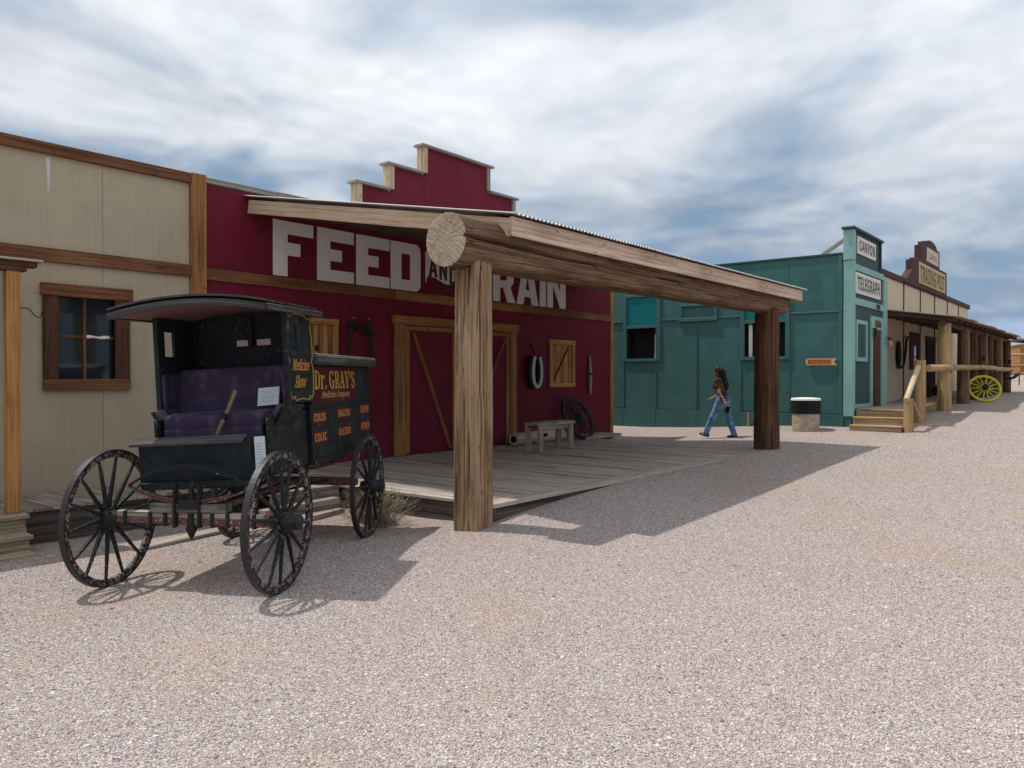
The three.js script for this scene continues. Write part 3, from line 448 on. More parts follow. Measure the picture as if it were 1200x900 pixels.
// ---------------------------------------------------------------- beige building on the left
{
  const b = thing('beige_building', 'beige panelled building with brown beams and a dark four-pane window', 'building');
  box('building_core', b, M.dark, [-3.9, 5.7], [-0.1, 4.35], [VW - 0.35, VW - 5.5]);
  const wx0 = 3.99, wx1 = 4.80, wy0 = 1.615, wy1 = 2.655;   // window opening
  const wall = new THREE.Group(); wall.name = 'wall'; b.add(wall);
  const xs = [-4, -2.72, -1.5, -0.28, 0.94, 2.16, 3.385, 4.605, 5.785];
  for (let i = 0; i + 1 < xs.length; i++) {
    const a = xs[i] + 0.002, c = xs[i + 1] - 0.002, z = VW + rr(-0.002, 0.002);
    box('wall_panel', wall, M.beige, [a, c], [3.205, 4.40], [VW - 0.07, z], { ch: 0.003, grain: 0 });
    if (c < wx0 || a > wx1) box('wall_panel', wall, M.beige, [a, c], [-0.05, 3.07], [VW - 0.07, z], { ch: 0.003, grain: 0 });
    else { box('wall_panel', wall, M.beige, [a, c], [-0.05, wy0], [VW - 0.07, z], { ch: 0.002, grain: 0 }); box('wall_panel', wall, M.beige, [a, c], [wy1, 3.07], [VW - 0.07, z], { ch: 0.002, grain: 0 }); if (a < wx0) box('wall_panel', wall, M.beige, [a, wx0], [wy0 + 0.001, wy1 - 0.001], [VW - 0.07, z], { ch: 0.001, grain: 0 }); if (c > wx1) box('wall_panel', wall, M.beige, [wx1, c], [wy0 + 0.001, wy1 - 0.001], [VW - 0.07, z], { ch: 0.001, grain: 0 }); }
  }
  box('top_beam', b, M.brownTrim, [-4, 2.1], [4.362, 4.505], [VW - 0.14, VW + 0.055]); box('top_beam', b, M.brownTrim, [2.104, 5.784], [4.36, 4.50], [VW - 0.14, VW + 0.055]);
  box('rail_board', b, M.brownTrim, [-4, 2.4], [3.06, 3.225], [VW - 0.005, VW + 0.045]); box('rail_board', b, M.brownTrim, [2.404, 5.784], [3.055, 3.222], [VW - 0.005, VW + 0.045]);
  box('corner_post', b, M.pineDark, [5.79, 6.005], [0.0, 4.51], [VW - 0.1, VW + 0.07]);
  bar('roof', b, [-4, 4.38, VW - 2.9], [5.78, 4.38, VW - 2.9], 5.4, 0.06, M.roofTin);
  const w = new THREE.Group(); w.name = 'window'; b.add(w); const zf = VW + 0.004;
  box('window_trim', w, M.brownTrim, [3.86, 4.965], [2.645, 2.80], [zf, zf + 0.06]); box('window_trim', w, M.brownTrim, [3.885, 4.93], [1.485, 1.625], [zf, zf + 0.055]);
  box('window_trim', w, M.darkTrim, [3.885, 4.06], [1.627, 2.643], [zf, zf + 0.045]); box('window_trim', w, M.darkTrim, [4.74, 4.93], [1.627, 2.643], [zf, zf + 0.045]);
  for (const [x0, x1, y0, y1] of [[4.055, 4.372, 2.17, 2.65], [4.408, 4.745, 2.17, 2.65], [4.055, 4.372, 1.62, 2.13], [4.408, 4.745, 1.62, 2.13]]) box('window_pane', w, M.glassDark, [x0, x1], [y0, y1], [VW - 0.05, VW - 0.046], { ch: 0.0005 });
  box('muntin', w, M.brownTrim, [4.372, 4.408], [1.62, 2.655], [VW - 0.06, VW - 0.02]); box('muntin', w, M.brownTrim, [4.055, 4.371], [2.13, 2.17], [VW - 0.06, VW - 0.025]); box('muntin', w, M.brownTrim, [4.409, 4.745], [2.13, 2.17], [VW - 0.06, VW - 0.025]);
  const sp = []; for (let i = 0; i <= 8; i++) sp.push([4.41 + i * 0.035 + rr(-0.005, 0.005), 2.165 + rr(0.004, 0.022)]); for (let i = 8; i >= 0; i--) sp.push([4.41 + i * 0.035, 2.138 + rr(0, 0.02)]);
  mesh('flaked_paint', shapeG(sp, 0.003), M.white, w).position.set(0, 0, VW - 0.023);
  // long pale drip down the upper wall
  mesh('pale_drip', shapeG([[0, 0], [0.052, 0.0], [0.047, -0.2], [0.04, -0.33], [0.03, -0.42], [0.02, -0.42], [0.016, -0.25], [0.006, -0.12]], 0.003), std([0.62, 0.60, 0.58], { roughness: 0.9 }), b).position.set(3.935, 4.33, VW + 0.001);
  rebase(b, 1, 0, VW);
}
{ // boardwalk along the beige building
  const d = thing('boardwalk', 'low plank boardwalk along the foot of the beige wall', 'boardwalk');
  const n = 58, w = 10.68 / n; for (let i = 0; i < n; i++) { const x0 = -4 + i * w; box('floor_board', d, rnd() < 0.4 ? M.deckB : M.grey, [x0 + 0.004, x0 + w - 0.003], [0.2, 0.24 + rr(-0.004, 0.004)], [-9.25 + rr(-0.01, 0.012), -10.34], { ch: 0.004 }); }
  for (let k = 0; k < 3; k++) { box('skirt_board', d, M.skirt, [-4, 2.98], [-0.19 + k * 0.13, -0.065 + k * 0.13], [-9.34, -9.30]); box('skirt_board', d, M.skirt, [2.985, 6.66], [-0.19 + k * 0.13, -0.065 + k * 0.13], [-9.34, -9.30 + rr(0, 0.006)]); }
  // the lower landing that joins it to the porch
  for (let i = 0; i < 7; i++) box('landing_board', d, M.deckB, [5.62 + i * 0.152, 5.768 + i * 0.152], [0.195, 0.236 + rr(-0.003, 0.003)], [-8.22, -9.22], { ch: 0.005 });
  box('landing_face', d, M.deckB, [5.63, 6.67], [-0.1, 0.19], [-8.29, -8.25]); 
  rebase(d, 1.3, -0.05, -9.8);
}
{ // timber steps at the left edge
  const s = thing('timber_steps', 'three stacked timber steps below the porch post at far left', 'steps');
  for (const [y, z0, z1, x1] of [[0.235, -9.24, -8.98, 3.225], [0.06, -8.975, -8.73, 3.17], [-0.09, -8.72, -8.46, 3.13]]) {
    box('tread', s, M.stepWood, [0.9, x1], [y - 0.045, y], [z0, z1 + 0.02]); box('riser', s, M.stepWood, [0.9, x1 - 0.03], [y - 0.135, y - 0.047], [z0, z1 - 0.005]); box('riser', s, M.stepWood, [0.9, x1 - 0.02], [y - 0.23, y - 0.138], [z0, z1 - 0.002]);
  }
  rebase(s, 2, -0.15, -8.9);
  const p = thing('entry_awning', 'square pine post carrying a small board awning at the left edge', 'awning');
  box('post', p, M.pine, [3.07, 3.195], [0.238, 2.75], [-9.22, -9.09]);
  box('beam', p, M.darkTrim, [0.6, 3.255], [2.752, 2.80], [-9.24, -9.08]); box('beam', p, M.darkTrim, [0.6, 3.36], [2.802, 2.86], [-9.22, -9.10]);
  for (let k = 0; k < 7; k++) box('roof_board', p, M.grey, [0.6, 3.42 + rr(-0.04, 0.03)], [2.862 + k * 0.02, 2.884 + k * 0.02], [-9.06 - k * 0.19, -9.245 - k * 0.19]);
  mesh('iron_hook', tubeG([[3.19, 2.36, -9.15], [3.24, 2.375, -9.13], [3.28, 2.36, -9.1], [3.32, 2.30, -9.08], [3.36, 2.28, -9.07], [3.385, 2.31, -9.07], [3.385, 2.34, -9.07]], 0.006, 24), M.iron, p);
  rebase(p, 3.13, 0.24, -9.15);
}

// ---------------------------------------------------------------- telegraph office (teal)
const block = (g, W, H, text, fg, bg, o = {}) => { g.fillStyle = bg; g.fillRect(0, 0, W, H); g.fillStyle = fg; fitText(g, text, W / 2, H / 2, W * (o.w ?? 0.84), H * (o.h ?? 0.7)); };
{
  const b = thing('telegraph_office', 'teal sheet-sided telegraph office with tall false front and lettered signs', 'building');
  const UX = 19.5, D = 14.5;
  box('building_core', b, M.dark, [UX + 0.62, 22.7], [0.0, 4.45], [-5.62, -D]);
  const wall = new THREE.Group(); wall.name = 'side_wall'; b.add(wall);
  const cols = [5.485, 6.78, 8.03, 9.26, 10.46, 11.5, 12.72, D];
  const px = () => [UX + rr(-0.004, 0.004), UX + 0.07];
  for (let i = 0; i + 1 < cols.length; i++) {
    const z = [-cols[i] - 0.003, -cols[i + 1] + 0.003], win = i === 1 || i === 4;
    if (!win) { box('wall_sheet', wall, M.teal, px(), [0.77, 3.2], z, { ch: 0.003, grain: 2 }); box('wall_sheet', wall, M.teal, px(), [3.24, 4.56], z, { ch: 0.003, grain: 2 }); }
    else { box('wall_sheet', wall, M.teal, px(), [0.77, 2.13], z, { ch: 0.003, grain: 2 }); box('wall_sheet', wall, M.teal, px(), [3.96, 4.56], z, { ch: 0.003, grain: 2 }); }
    box('skirt_sheet', wall, M.teal, [UX - 0.03 + rr(-0.006, 0.006), UX + 0.05], [-0.05, 0.765 + rr(-0.012, 0.004)], z, { ch: 0.003, grain: 2 });
    box('batten', wall, M.teal, [UX - 0.022, UX - 0.003], [0.78, win ? 2.1 : 3.19], [-cols[i + 1] - 0.018, -cols[i + 1] + 0.018]);
    if (i > 0) box('flashing', wall, M.teal, [UX - 0.035, UX - 0.002], [3.2, 3.24], win ? [-cols[i] + 0.0, -cols[i] + 0.002] : [z[0], z[1]], { ch: 0.002 });
  }
  box('flashing', wall, M.teal, [UX - 0.035, UX - 0.002], [3.2, 3.24], [-5.6, -6.775]);
  box('coping', b, M.tealDark, [UX - 0.03, UX + 0.14], [4.563, 4.615], [-5.49, -D], { grain: 2 });
  box('corner_batten', wall, M.teal, [UX - 0.03, UX - 0.005], [0.77, 4.55], [-5.52, -5.62]);
  for (const [z0, z1] of [[6.80, 8.00], [10.36, 11.47]]) { // windows in the side wall: turquoise board over an open dark sash
    const w = new THREE.Group(); w.name = 'side_window'; b.add(w);
    const f = (n, X, Y, Z) => box(n, w, M.teal, X, Y, Z, { ch: 0.004 });
    f('window_frame', [UX - 0.045, UX + 0.03], [2.09, 3.97], [-z0 - 0.07, -z0 + 0.03]); f('window_frame', [UX - 0.045, UX + 0.03], [2.09, 3.97], [-z1 - 0.03, -z1 + 0.07]);
    f('window_frame', [UX - 0.043, UX + 0.03], [2.09, 2.165], [-z0 - 0.071, -z1 + 0.071]); f('window_frame', [UX - 0.04, UX + 0.03], [3.02, 3.10], [-z0 - 0.071, -z1 + 0.071]); f('window_frame', [UX - 0.043, UX + 0.03], [3.895, 3.97], [-z0 - 0.071, -z1 + 0.071]);
    box('upper_board', w, M.turq, [UX - 0.012, UX + 0.02], [3.10, 3.895], [-z0 - 0.071, -z1 + 0.071], { grain: 2 });
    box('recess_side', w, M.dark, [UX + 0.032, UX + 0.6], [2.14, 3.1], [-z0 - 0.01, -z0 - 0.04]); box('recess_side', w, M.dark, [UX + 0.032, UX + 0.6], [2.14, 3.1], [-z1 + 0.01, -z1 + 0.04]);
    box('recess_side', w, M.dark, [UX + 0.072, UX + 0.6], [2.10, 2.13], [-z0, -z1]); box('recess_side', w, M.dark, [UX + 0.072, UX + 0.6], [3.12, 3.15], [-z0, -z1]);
    const cz = z0 < 8 ? -z1 + 0.2 : -z0 - 0.14;
    box('curtain_strip', w, M.white, [UX + 0.06, UX + 0.10], [2.17, z0 < 8 ? 3.0 : 2.84], [cz - 0.045, cz + 0.045]);
    box('window_pane', w, M.glassDark, [UX + 0.3, UX + 0.305], [2.165, 3.02], [-z0 - 0.08, -z1 + 0.08], { ch: 0.001 });
  }
  const vt = new THREE.Group(); vt.name = 'blocked_vent'; b.add(vt);
  box('vent_board', vt, M.teal, [UX - 0.012, UX - 0.004], [3.24, 3.55], [-8.74, -9.68], { grain: 2 });
  box('vent_frame', vt, M.teal, [UX - 0.06, UX - 0.003], [3.14, 3.235], [-8.66, -9.76]); box('vent_frame', vt, M.teal, [UX - 0.055, UX - 0.003], [3.236, 3.54], [-8.67, -8.75]); box('vent_frame', vt, M.teal, [UX - 0.055, UX - 0.003], [3.236, 3.54], [-9.67, -9.75]); box('vent_frame', vt, M.teal, [UX - 0.055, UX - 0.003], [3.541, 3.6], [-8.66, -9.76]);
  // false front, facing the street
  const F = -5.27, B = -5.48, ff = new THREE.Group(); ff.name = 'false_front'; b.add(ff);
  box('front_board', ff, M.tealDark, [19.6, 22.62], [0.6, 4.36], [B, F - 0.045], { grain: 1 }); box('front_board', ff, M.tealDark, [19.6, 21.98], [4.36, 5.15], [B, F - 0.045], { grain: 1 });
  box('corner_board', ff, M.tealLight, [19.475, 19.66], [0.72, 4.42], [B - 0.01, F]); box('corner_board', ff, M.tealLight, [22.32, 22.7], [0.72, 4.30], [B, F]);
  box('upper_corner_board', ff, M.tealLight, [19.44, 19.64], [4.425, 5.14], [B - 0.015, F + 0.01]);
  box('upper_edge', ff, M.tealDark, [21.98, 22.04], [4.36, 5.14], [B, F + 0.01]);
  box('cap_board', ff, M.tealDark, [19.38, 22.12], [5.145, 5.2], [B - 0.04, F + 0.05]);
  box('rail_board', ff, M.tealLight, [19.661, 22.319], [4.2, 4.355], [F - 0.04, F - 0.004]); box('rail_board', ff, M.tealLight, [19.661, 22.319], [3.38, 3.545], [F - 0.04, F - 0.004]);
  box('foot_board', ff, M.teal, [19.49, 22.68], [0.05, 0.715], [B, F - 0.03], { grain: 0 });
  box('base_board', ff, M.tealLight, [19.661, 21.05], [0.905, 1.0], [F - 0.04, F - 0.01]);
  const sign = (name, x0, x1, y0, y1, text) => {
    const s = new THREE.Group(); s.name = name; b.add(s); box('sign_frame', s, M.white, [x0, x1], [y0, y1], [F - 0.042, F + 0.0]);
    const m = mesh('sign_face', new THREE.PlaneGeometry(x1 - x0 - 0.1, y1 - y0 - 0.1), signMat(x1 - x0 - 0.1, y1 - y0 - 0.1, 240, (g, W, H) => block(g, W, H, text, '#23282a', '#c9cac3', { w: 0.92, h: 0.8 })), s); m.position.set((x0 + x1) / 2, (y0 + y1) / 2, F + 0.004);
  };
  sign('canyon_sign', 19.86, 21.5, 4.62, 5.03, 'CANYON'); sign('telegraph_sign', 19.70, 21.98, 3.66, 4.16, 'TELEGRAPH');
  const w = new THREE.Group(); w.name = 'front_window'; b.add(w);
  for (const [X, Y] of [[[19.74, 19.84], [2.03, 3.03]], [[20.62, 20.72], [2.03, 3.03]]]) box('window_frame', w, M.tealLight, X, Y, [F - 0.043, F + 0.01]);
  box('window_frame', w, M.tealLight, [19.841, 20.619], [2.93, 3.03], [F - 0.043, F + 0.008]); box('window_frame', w, M.tealLight, [19.841, 20.619], [2.03, 2.13], [F - 0.043, F + 0.008]);
  box('window_board', w, M.tealDark, [19.842, 20.22], [2.131, 2.929], [F - 0.043, F - 0.02]); box('window_board', w, M.tealDark, [20.23, 20.618], [2.131, 2.929], [F - 0.043, F - 0.02]);
  const d = new THREE.Group(); d.name = 'front_door'; b.add(d);
  box('door_frame', d, M.tealLight, [21.05, 21.2], [0.905, 3.2], [F - 0.043, F + 0.01]); box('door_frame', d, M.tealLight, [22.1, 22.24], [0.905, 3.2], [F - 0.043, F + 0.01]); box('door_frame', d, M.tealLight, [21.201, 22.099], [2.86, 3.2], [F - 0.043, F + 0.008]);
  box('door_leaf', d, M.darkTrim, [21.2, 22.1], [0.905, 2.86], [F - 0.043, F - 0.03]); box('door_plaque', d, M.brownTrim, [21.4, 21.95], [2.93, 3.1], [F + 0.009, F + 0.025]);
  mesh('small_plate', cbox(0.34, 0.12, 0.012, M.paper), M.maroon, b).position.set(21.75, 3.46, F + 0.004);
  for (const [x, y, c] of [[21.12, 2.72, M.iron], [22.5, 2.55, M.iron]]) { // lanterns by the door
    const l = new THREE.Group(); l.name = 'wall_lantern'; b.add(l); l.position.set(x, y, F + 0.02);
    mesh('lantern_cap', new THREE.ConeGeometry(0.075, 0.07, 10).translate(0, 0.12, 0.09), c, l); mesh('lantern_glass', new THREE.CylinderGeometry(0.055, 0.045, 0.16, 10).translate(0, 0.005, 0.09), x > 22 ? std([0.55, 0.3, 0.14], { roughness: 0.4 }) : M.glassDark, l); mesh('bracket', cbox(0.03, 0.03, 0.09, M.iron).translate(0, 0.15, 0.045), M.iron, l);
  }
  bar('roof', b, [19.66, 4.5, -10], [22.7, 4.35, -10], 8.9, 0.05, M.roofTin);
  bar('front_brace', b, [19.72, 4.98, -5.5], [19.72, 4.6, -6.1], 0.05, 0.09, M.capGrey);
  box('end_wall', b, M.teal, [22.66, 22.72], [0, 4.4], [-5.5, -D], { grain: 2 });
  rebase(b, 21, 0.3, -8);
}
{ // pointed direction board on the teal wall
  const s = thing('arrow_sign', 'small reddish wooden direction board with notched end on teal wall', 'sign');
  const pts = [[-0.36, 0], [-0.35, 0.06], [-0.31, 0.085], [0.38, 0.085], [0.30, 0], [0.38, -0.085], [-0.31, -0.085], [-0.35, -0.06]];
  const m = mesh('board', shapeG(pts, 0.03, [], [2.4, 0.6]), M.pale, s);
  const f = mesh('painted_face', new THREE.PlaneGeometry(0.56, 0.12), signMat(0.56, 0.12, 900, (g, W, H) => block(g, W, H, 'RESTROOMS', '#6e1d12', '#c9793f', { w: 0.94, h: 0.74 })), s); f.position.set(-0.03, 0, 0.034);
  s.rotation.y = -Math.PI / 2; s.position.set(19.46, 2.02, -6.0); m.position.set(0, 0, 0);
}
// ---------------------------------------------------------------- deck, stairs and rail in front of the far row
{
  const d = thing('raised_deck', 'raised plank deck with wooden stairs before the telegraph office and store', 'deck');
  for (let k = 0; k < 6; k++) for (const [a, c] of [[19.86, 24.4], [24.405, 29.5], [29.505, 36.2]]) box('deck_plank', d, M.deck, [a, c], [0.865, 0.9 + rr(-0.003, 0.003)], [-4.41 - k * 0.252, -4.655 - k * 0.252 - (k === 5 ? 0.03 : 0)]);
  box('deck_face', d, M.logTan, [19.9, 36.2], [0.62, 0.86], [-4.48, -4.42]); box('deck_face', d, M.skirt, [19.9, 36.2], [0.3, 0.615], [-4.5, -4.44]);
  const st = new THREE.Group(); st.name = 'stairs'; d.add(st);
  for (const [y, x0, x1] of [[0.55, 19.05, 19.36], [0.725, 19.34, 19.66], [0.9, 19.62, 19.855]]) { box('tread', st, M.logTan, [x0 - 0.02, x1 + 0.2], [y - 0.04, y], [-4.12, -5.24]); box('riser', st, M.stepWood, [x0, x0 + 0.04], [y - 0.2, y - 0.042], [-4.14, -5.235]); }
  box('stair_side', st, M.stepWood, [19.1, 19.85], [0.3, 0.5], [-4.15, -4.19]); box('stair_side', st, M.stepWood, [19.4, 19.85], [0.5, 0.68], [-4.151, -4.19]);
  rebase(d, 27, 0.5, -5);
  const r = thing('stair_rail', 'rough pole handrail running from the stair foot along the deck', 'railing');
  logPost('rail_post', r, 19.22, -4.02, 0.35, 1.17, 0.105, M.logTan); logPost('rail_post', r, 20.4, -4.02, 0.4, 2.05, 0.125, M.logTan);
  mesh('hand_pole', timberG(1.42, logProf(0.06, 0.06, 2), { na: 14, nl: 10 }).rotateZ(0.56).translate(19.08, 1.14, -4.04), M.pale, r);
  mesh('rail_pole', timberG(2.7, logProf(0.085, 0.085, 7), { na: 14, nl: 10 }).rotateZ(0.012).translate(20.5, 1.86, -3.86), M.logTan, r); mesh('rail_pole', timberG(4.3, logProf(0.08, 0.075, 17), { na: 14, nl: 14 }).rotateZ(0.01).translate(23.25, 1.90, -3.85), M.logTan, r);
  mesh('low_pole', timberG(2.6, logProf(0.06, 0.06, 27), { na: 12, nl: 8 }).translate(20.5, 0.93, -4.22), M.logTan, r);
  mesh('rope', tubeG([[19.14, 1.12, -3.90], [19.3, 0.9, -3.86], [19.55, 0.68, -3.8], [19.85, 0.56, -3.74], [20.1, 0.55, -3.62], [20.6, 0.6, -3.5], [21.2, 0.66, -3.52], [21.9, 0.72, -3.6]], 0.018, 40), std([0.42, 0.30, 0.25], { roughness: 0.95 }), r);
  rebase(r, 20.4, 0.45, -4);
}
// ---------------------------------------------------------------- trading post
{
  const b = thing('trading_post', 'beige board and batten store with maroon stepped sign gable', 'building');
  const Z = -5.95, U0 = 22.75, U1 = 40;
  box('building_core', b, M.dark, [U0, U1], [0.5, 4.6], [Z - 0.07, Z - 6]);
  const wall = new THREE.Group(); wall.name = 'wall'; b.add(wall); const s = 2.44;
  for (let i = 0; i < 7; i++) { const x0 = U0 + 0.01 + i * s; box('wall_panel', wall, M.beigeFar, [x0, x0 + s - 0.006], [0.9, 3.5], [Z - 0.06, Z], { grain: 0 }); box('wall_panel', wall, M.beigeFar, [x0, x0 + s - 0.006], [3.52, 4.66], [Z - 0.06, Z], { grain: 0 }); if (i) box('batten', wall, M.darkTrim, [x0 - 0.025, x0 + 0.025], [0.92, 4.65], [Z + 0.001, Z + 0.03]); }
  box('cornice', b, M.maroon, [U0, U1], [4.66, 4.84], [Z - 0.1, Z + 0.06]);
  bar('roof', b, [U0, 4.64, Z - 3.1], [U1, 4.64, Z - 3.1], 5.8, 0.06, M.roofTin);
  const q = 5.95 / 5.25, gx = (x) => x * q, gy = (y) => 1.65 + (y - 1.65) * q;
  const out = [[24.1, 4.34], [25.15, 4.8], [25.15, 5.09], [25.6, 5.09], [25.62, 5.2], [26.27, 5.22], [26.27, 5.66], [26.72, 5.67], [26.75, 5.83], [27.0, 5.84], [27.35, 5.93], [27.75, 5.955], [28.15, 5.93], [28.5, 5.86], [28.6, 5.77], [29.03, 5.74], [29.03, 5.2], [30.27, 5.2], [30.29, 4.42], [30.3, 4.34]].map(([x, y]) => [gx(x), gy(y)]);
  const gb = mesh('sign_gable', shapeG(out, 0.22), M.maroon, b); gb.position.set(0, 0, Z - 0.12);
  box('name_board', b, M.beigeFar, [gx(25.9), gx(29.9)], [gy(4.47), gy(5.1)], [Z + 0.10, Z + 0.125], { grain: 0 });
  { const w = gx(4.0) - 0.2, h = 0.66, m = mesh('name_lettering', new THREE.PlaneGeometry(w, h), signMat(w, h, 150, (g, W, H) => block(g, W, H, 'TRADING POST', '#4a3b22', '#b7a178', { w: 0.96, h: 0.86 })), b); m.position.set(gx(27.9), gy(4.77), Z + 0.13); }
  box('upper_board', b, M.beigeFar, [gx(27.0), gx(28.75)], [gy(5.24), gy(5.68)], [Z + 0.10, Z + 0.12], { grain: 0 });
  { const w = 1.5, h = 0.36, m = mesh('upper_lettering', new THREE.PlaneGeometry(w, h), signMat(w, h, 150, (g, W, H) => block(g, W, H, 'CANYON', '#7a5350', '#cfc2bb', { w: 0.86, h: 0.66 })), b); m.position.set(gx(27.87), gy(5.43), Z + 0.126); }
  const win = new THREE.Group(); win.name = 'window'; b.add(win); box('shutter_board', win, M.darkTrim, [28.5, 28.95], [1.9, 3.15], [Z + 0.001, Z + 0.05]); box('shutter_board', win, M.darkTrim, [29.6, 30.0], [1.9, 3.15], [Z + 0.001, Z + 0.05]); box('window_head', win, M.darkTrim, [28.96, 29.59], [2.7, 3.15], [Z + 0.001, Z + 0.045]); box('window_pane', win, M.glassDark, [28.96, 29.59], [1.9, 2.69], [Z + 0.001, Z + 0.02]);
  const dr = new THREE.Group(); dr.name = 'door'; b.add(dr); box('door_leaf', dr, M.dark, [31.0, 32.6], [0.91, 3.0], [Z + 0.001, Z + 0.04]); box('door_frame', dr, M.darkTrim, [30.9, 32.7], [3.0, 3.12], [Z + 0.001, Z + 0.05]);
  // porch roof, posts
  const pr = new THREE.Group(); pr.name = 'porch_roof'; b.add(pr);
  const yr = (z) => lerp(3.53, 3.17, (z + 5.95) / 2.37);
  for (let k = 0; k < 11; k++) { const x0 = 22.8 + k * 1.22; bar('roof_sheet', pr, [x0 + 0.6, yr(-3.58) + 0.03, -3.58 + rr(-0.03, 0.06)], [x0 + 0.6, yr(-5.94) + 0.03 + (k % 2) * 0.012, -5.94], 1.24, 0.03, M.grey, { up: [0, 1, 0] }); }
  for (let k = 0; k < 15; k++) { const x = 22.95 + k * 0.92; bar('rafter', pr, [x, yr(-3.7) - 0.05, -3.7], [x, yr(-5.93) - 0.05, -5.93], 0.08, 0.1, M.under, { up: [0, 1, 0] }); }
  mesh('eave_pole', timberG(13, logProf(0.07, 0.07, 9), { na: 12, nl: 30 }).translate(22.85, 3.06, -4.0), M.logDark, pr);
  box('clerestory', b, M.capGrey, [U1 - 1.5, U1 + 0.6], [4.3, 4.9], [Z - 1.2, Z - 0.5]);
  for (const [x, m] of [[23.2, M.logTan], [26.05, M.logBrown], [27.55, M.logDark], [29.55, M.logBrown], [30.85, M.logDark], [33.1, M.logBrown], [35.42, M.logDark]]) logPost('porch_post', b, x, -4.0, ground(x, -4) - 0.1, 3.06, 0.165, m, { na: 16, nl: 12 });
  rebase(b, 31, 0.8, -7);
}
{ // things hung on or standing along the store wall
  const h = thing('hanging_harness', 'black leather harness hanging on the beige store wall', 'harness', [26.75, 2.35, -5.88]);
  mesh('bag', new THREE.SphereGeometry(1, 14, 10).scale(0.17, 0.46, 0.07), M.black, h); mesh('strap', tubeG([[0.2, -0.4, 0.02], [0.55, -0.3, 0.02], [0.75, 0.1, 0.03], [0.95, 0.5, 0.02], [1.4, 0.62, 0.02]], 0.035, 24), M.black, h);
  const c = thing('yoke_hooks', 'dark iron hooks on a bent strap by the store door', 'hooks', [34.4, 2.2, -5.9]);
  mesh('strap', tubeG([[-0.5, 0.8, 0], [-0.45, 0.1, 0.04], [0, -0.2, 0.05], [0.6, -0.1, 0.03], [1.2, -0.35, 0]], 0.06, 30), M.black, c); mesh('bar', cbox(0.12, 1.1, 0.06, M.iron), M.iron, c).position.set(-0.5, 0.35, 0.02);
  const bn = thing('deck_bench', 'dark plank bench on the raised deck below the store window', 'bench', [29.6, 0.9, -5.5]);
  mesh('seat', cbox(2.2, 0.06, 0.4, M.darkTrim).translate(0, 0.45, 0), M.darkTrim, bn); for (const x of [-0.9, 0.9]) mesh('leg', cbox(0.08, 0.42, 0.34, M.darkTrim).translate(x, 0.21, 0), M.darkTrim, bn);
  const br = thing('dark_barrel', 'dark wooden barrel standing on the deck beyond the door', 'barrel', [36.0, 0.9, -5.4]);
  const pts = []; for (let i = 0; i <= 10; i++) { const t = i / 10; pts.push(new THREE.Vector2(0.27 + 0.07 * Math.sin(t * Math.PI), t * 0.85)); } pts.unshift(new THREE.Vector2(0, 0)); pts.push(new THREE.Vector2(0, 0.83)); mesh('staves', new THREE.LatheGeometry(pts, 18), M.darkTrim, br); for (const y of [0.15, 0.68]) mesh('hoop', new THREE.TorusGeometry(0.31, 0.012, 6, 24).rotateX(Math.PI / 2).translate(0, y, 0), M.iron, br);
}
{ // saddle-like leather on the hitching rail
  const f = thing('hitching_rail', 'pole hitching rail between the far porch posts', 'railing');
  mesh('rail_pole', timberG(4.6, logProf(0.085, 0.08, 3), { na: 12, nl: 14 }).translate(30.95, 1.93, -3.83), M.logTan, f); mesh('rail_pole', timberG(3.6, logProf(0.08, 0.08, 13), { na: 12, nl: 14 }).translate(27.6, 1.95, -3.83), M.logTan, f);
  rebase(f, 31, 1.9, -3.83);
  for (const [x, lab] of [[28.35, 'dark leather saddle over the rail above the yellow wheel'], [34.6, 'dark leather saddle over the rail beside the last posts']]) {
    const s = thing('saddle', lab, 'saddle', [x, 2.03, -3.83], 0, 'saddles on the hitching rail');
    const P = []; const g = new THREE.CylinderGeometry(0.3, 0.36, 0.75, 20, 6, true, 0.35 + Math.PI / 2, Math.PI * 1.0 + 0.9).rotateZ(Math.PI / 2); const p = g.attributes.position; for (let i = 0; i < p.count; i++) { const xx = p.getX(i); p.setY(i, p.getY(i) * 0.9 - 0.18 + 0.35 * xx * xx); } g.computeVertexNormals();
    mesh('seat', g, M.black, s); mesh('horn', new THREE.CylinderGeometry(0.05, 0.035, 0.14, 10).translate(0.33, 0.2, 0), M.black, s); mesh('stirrup_strap', cbox(0.1, 0.5, 0.03, M.black).translate(0, -0.42, 0.34), M.black, s);
  }
}
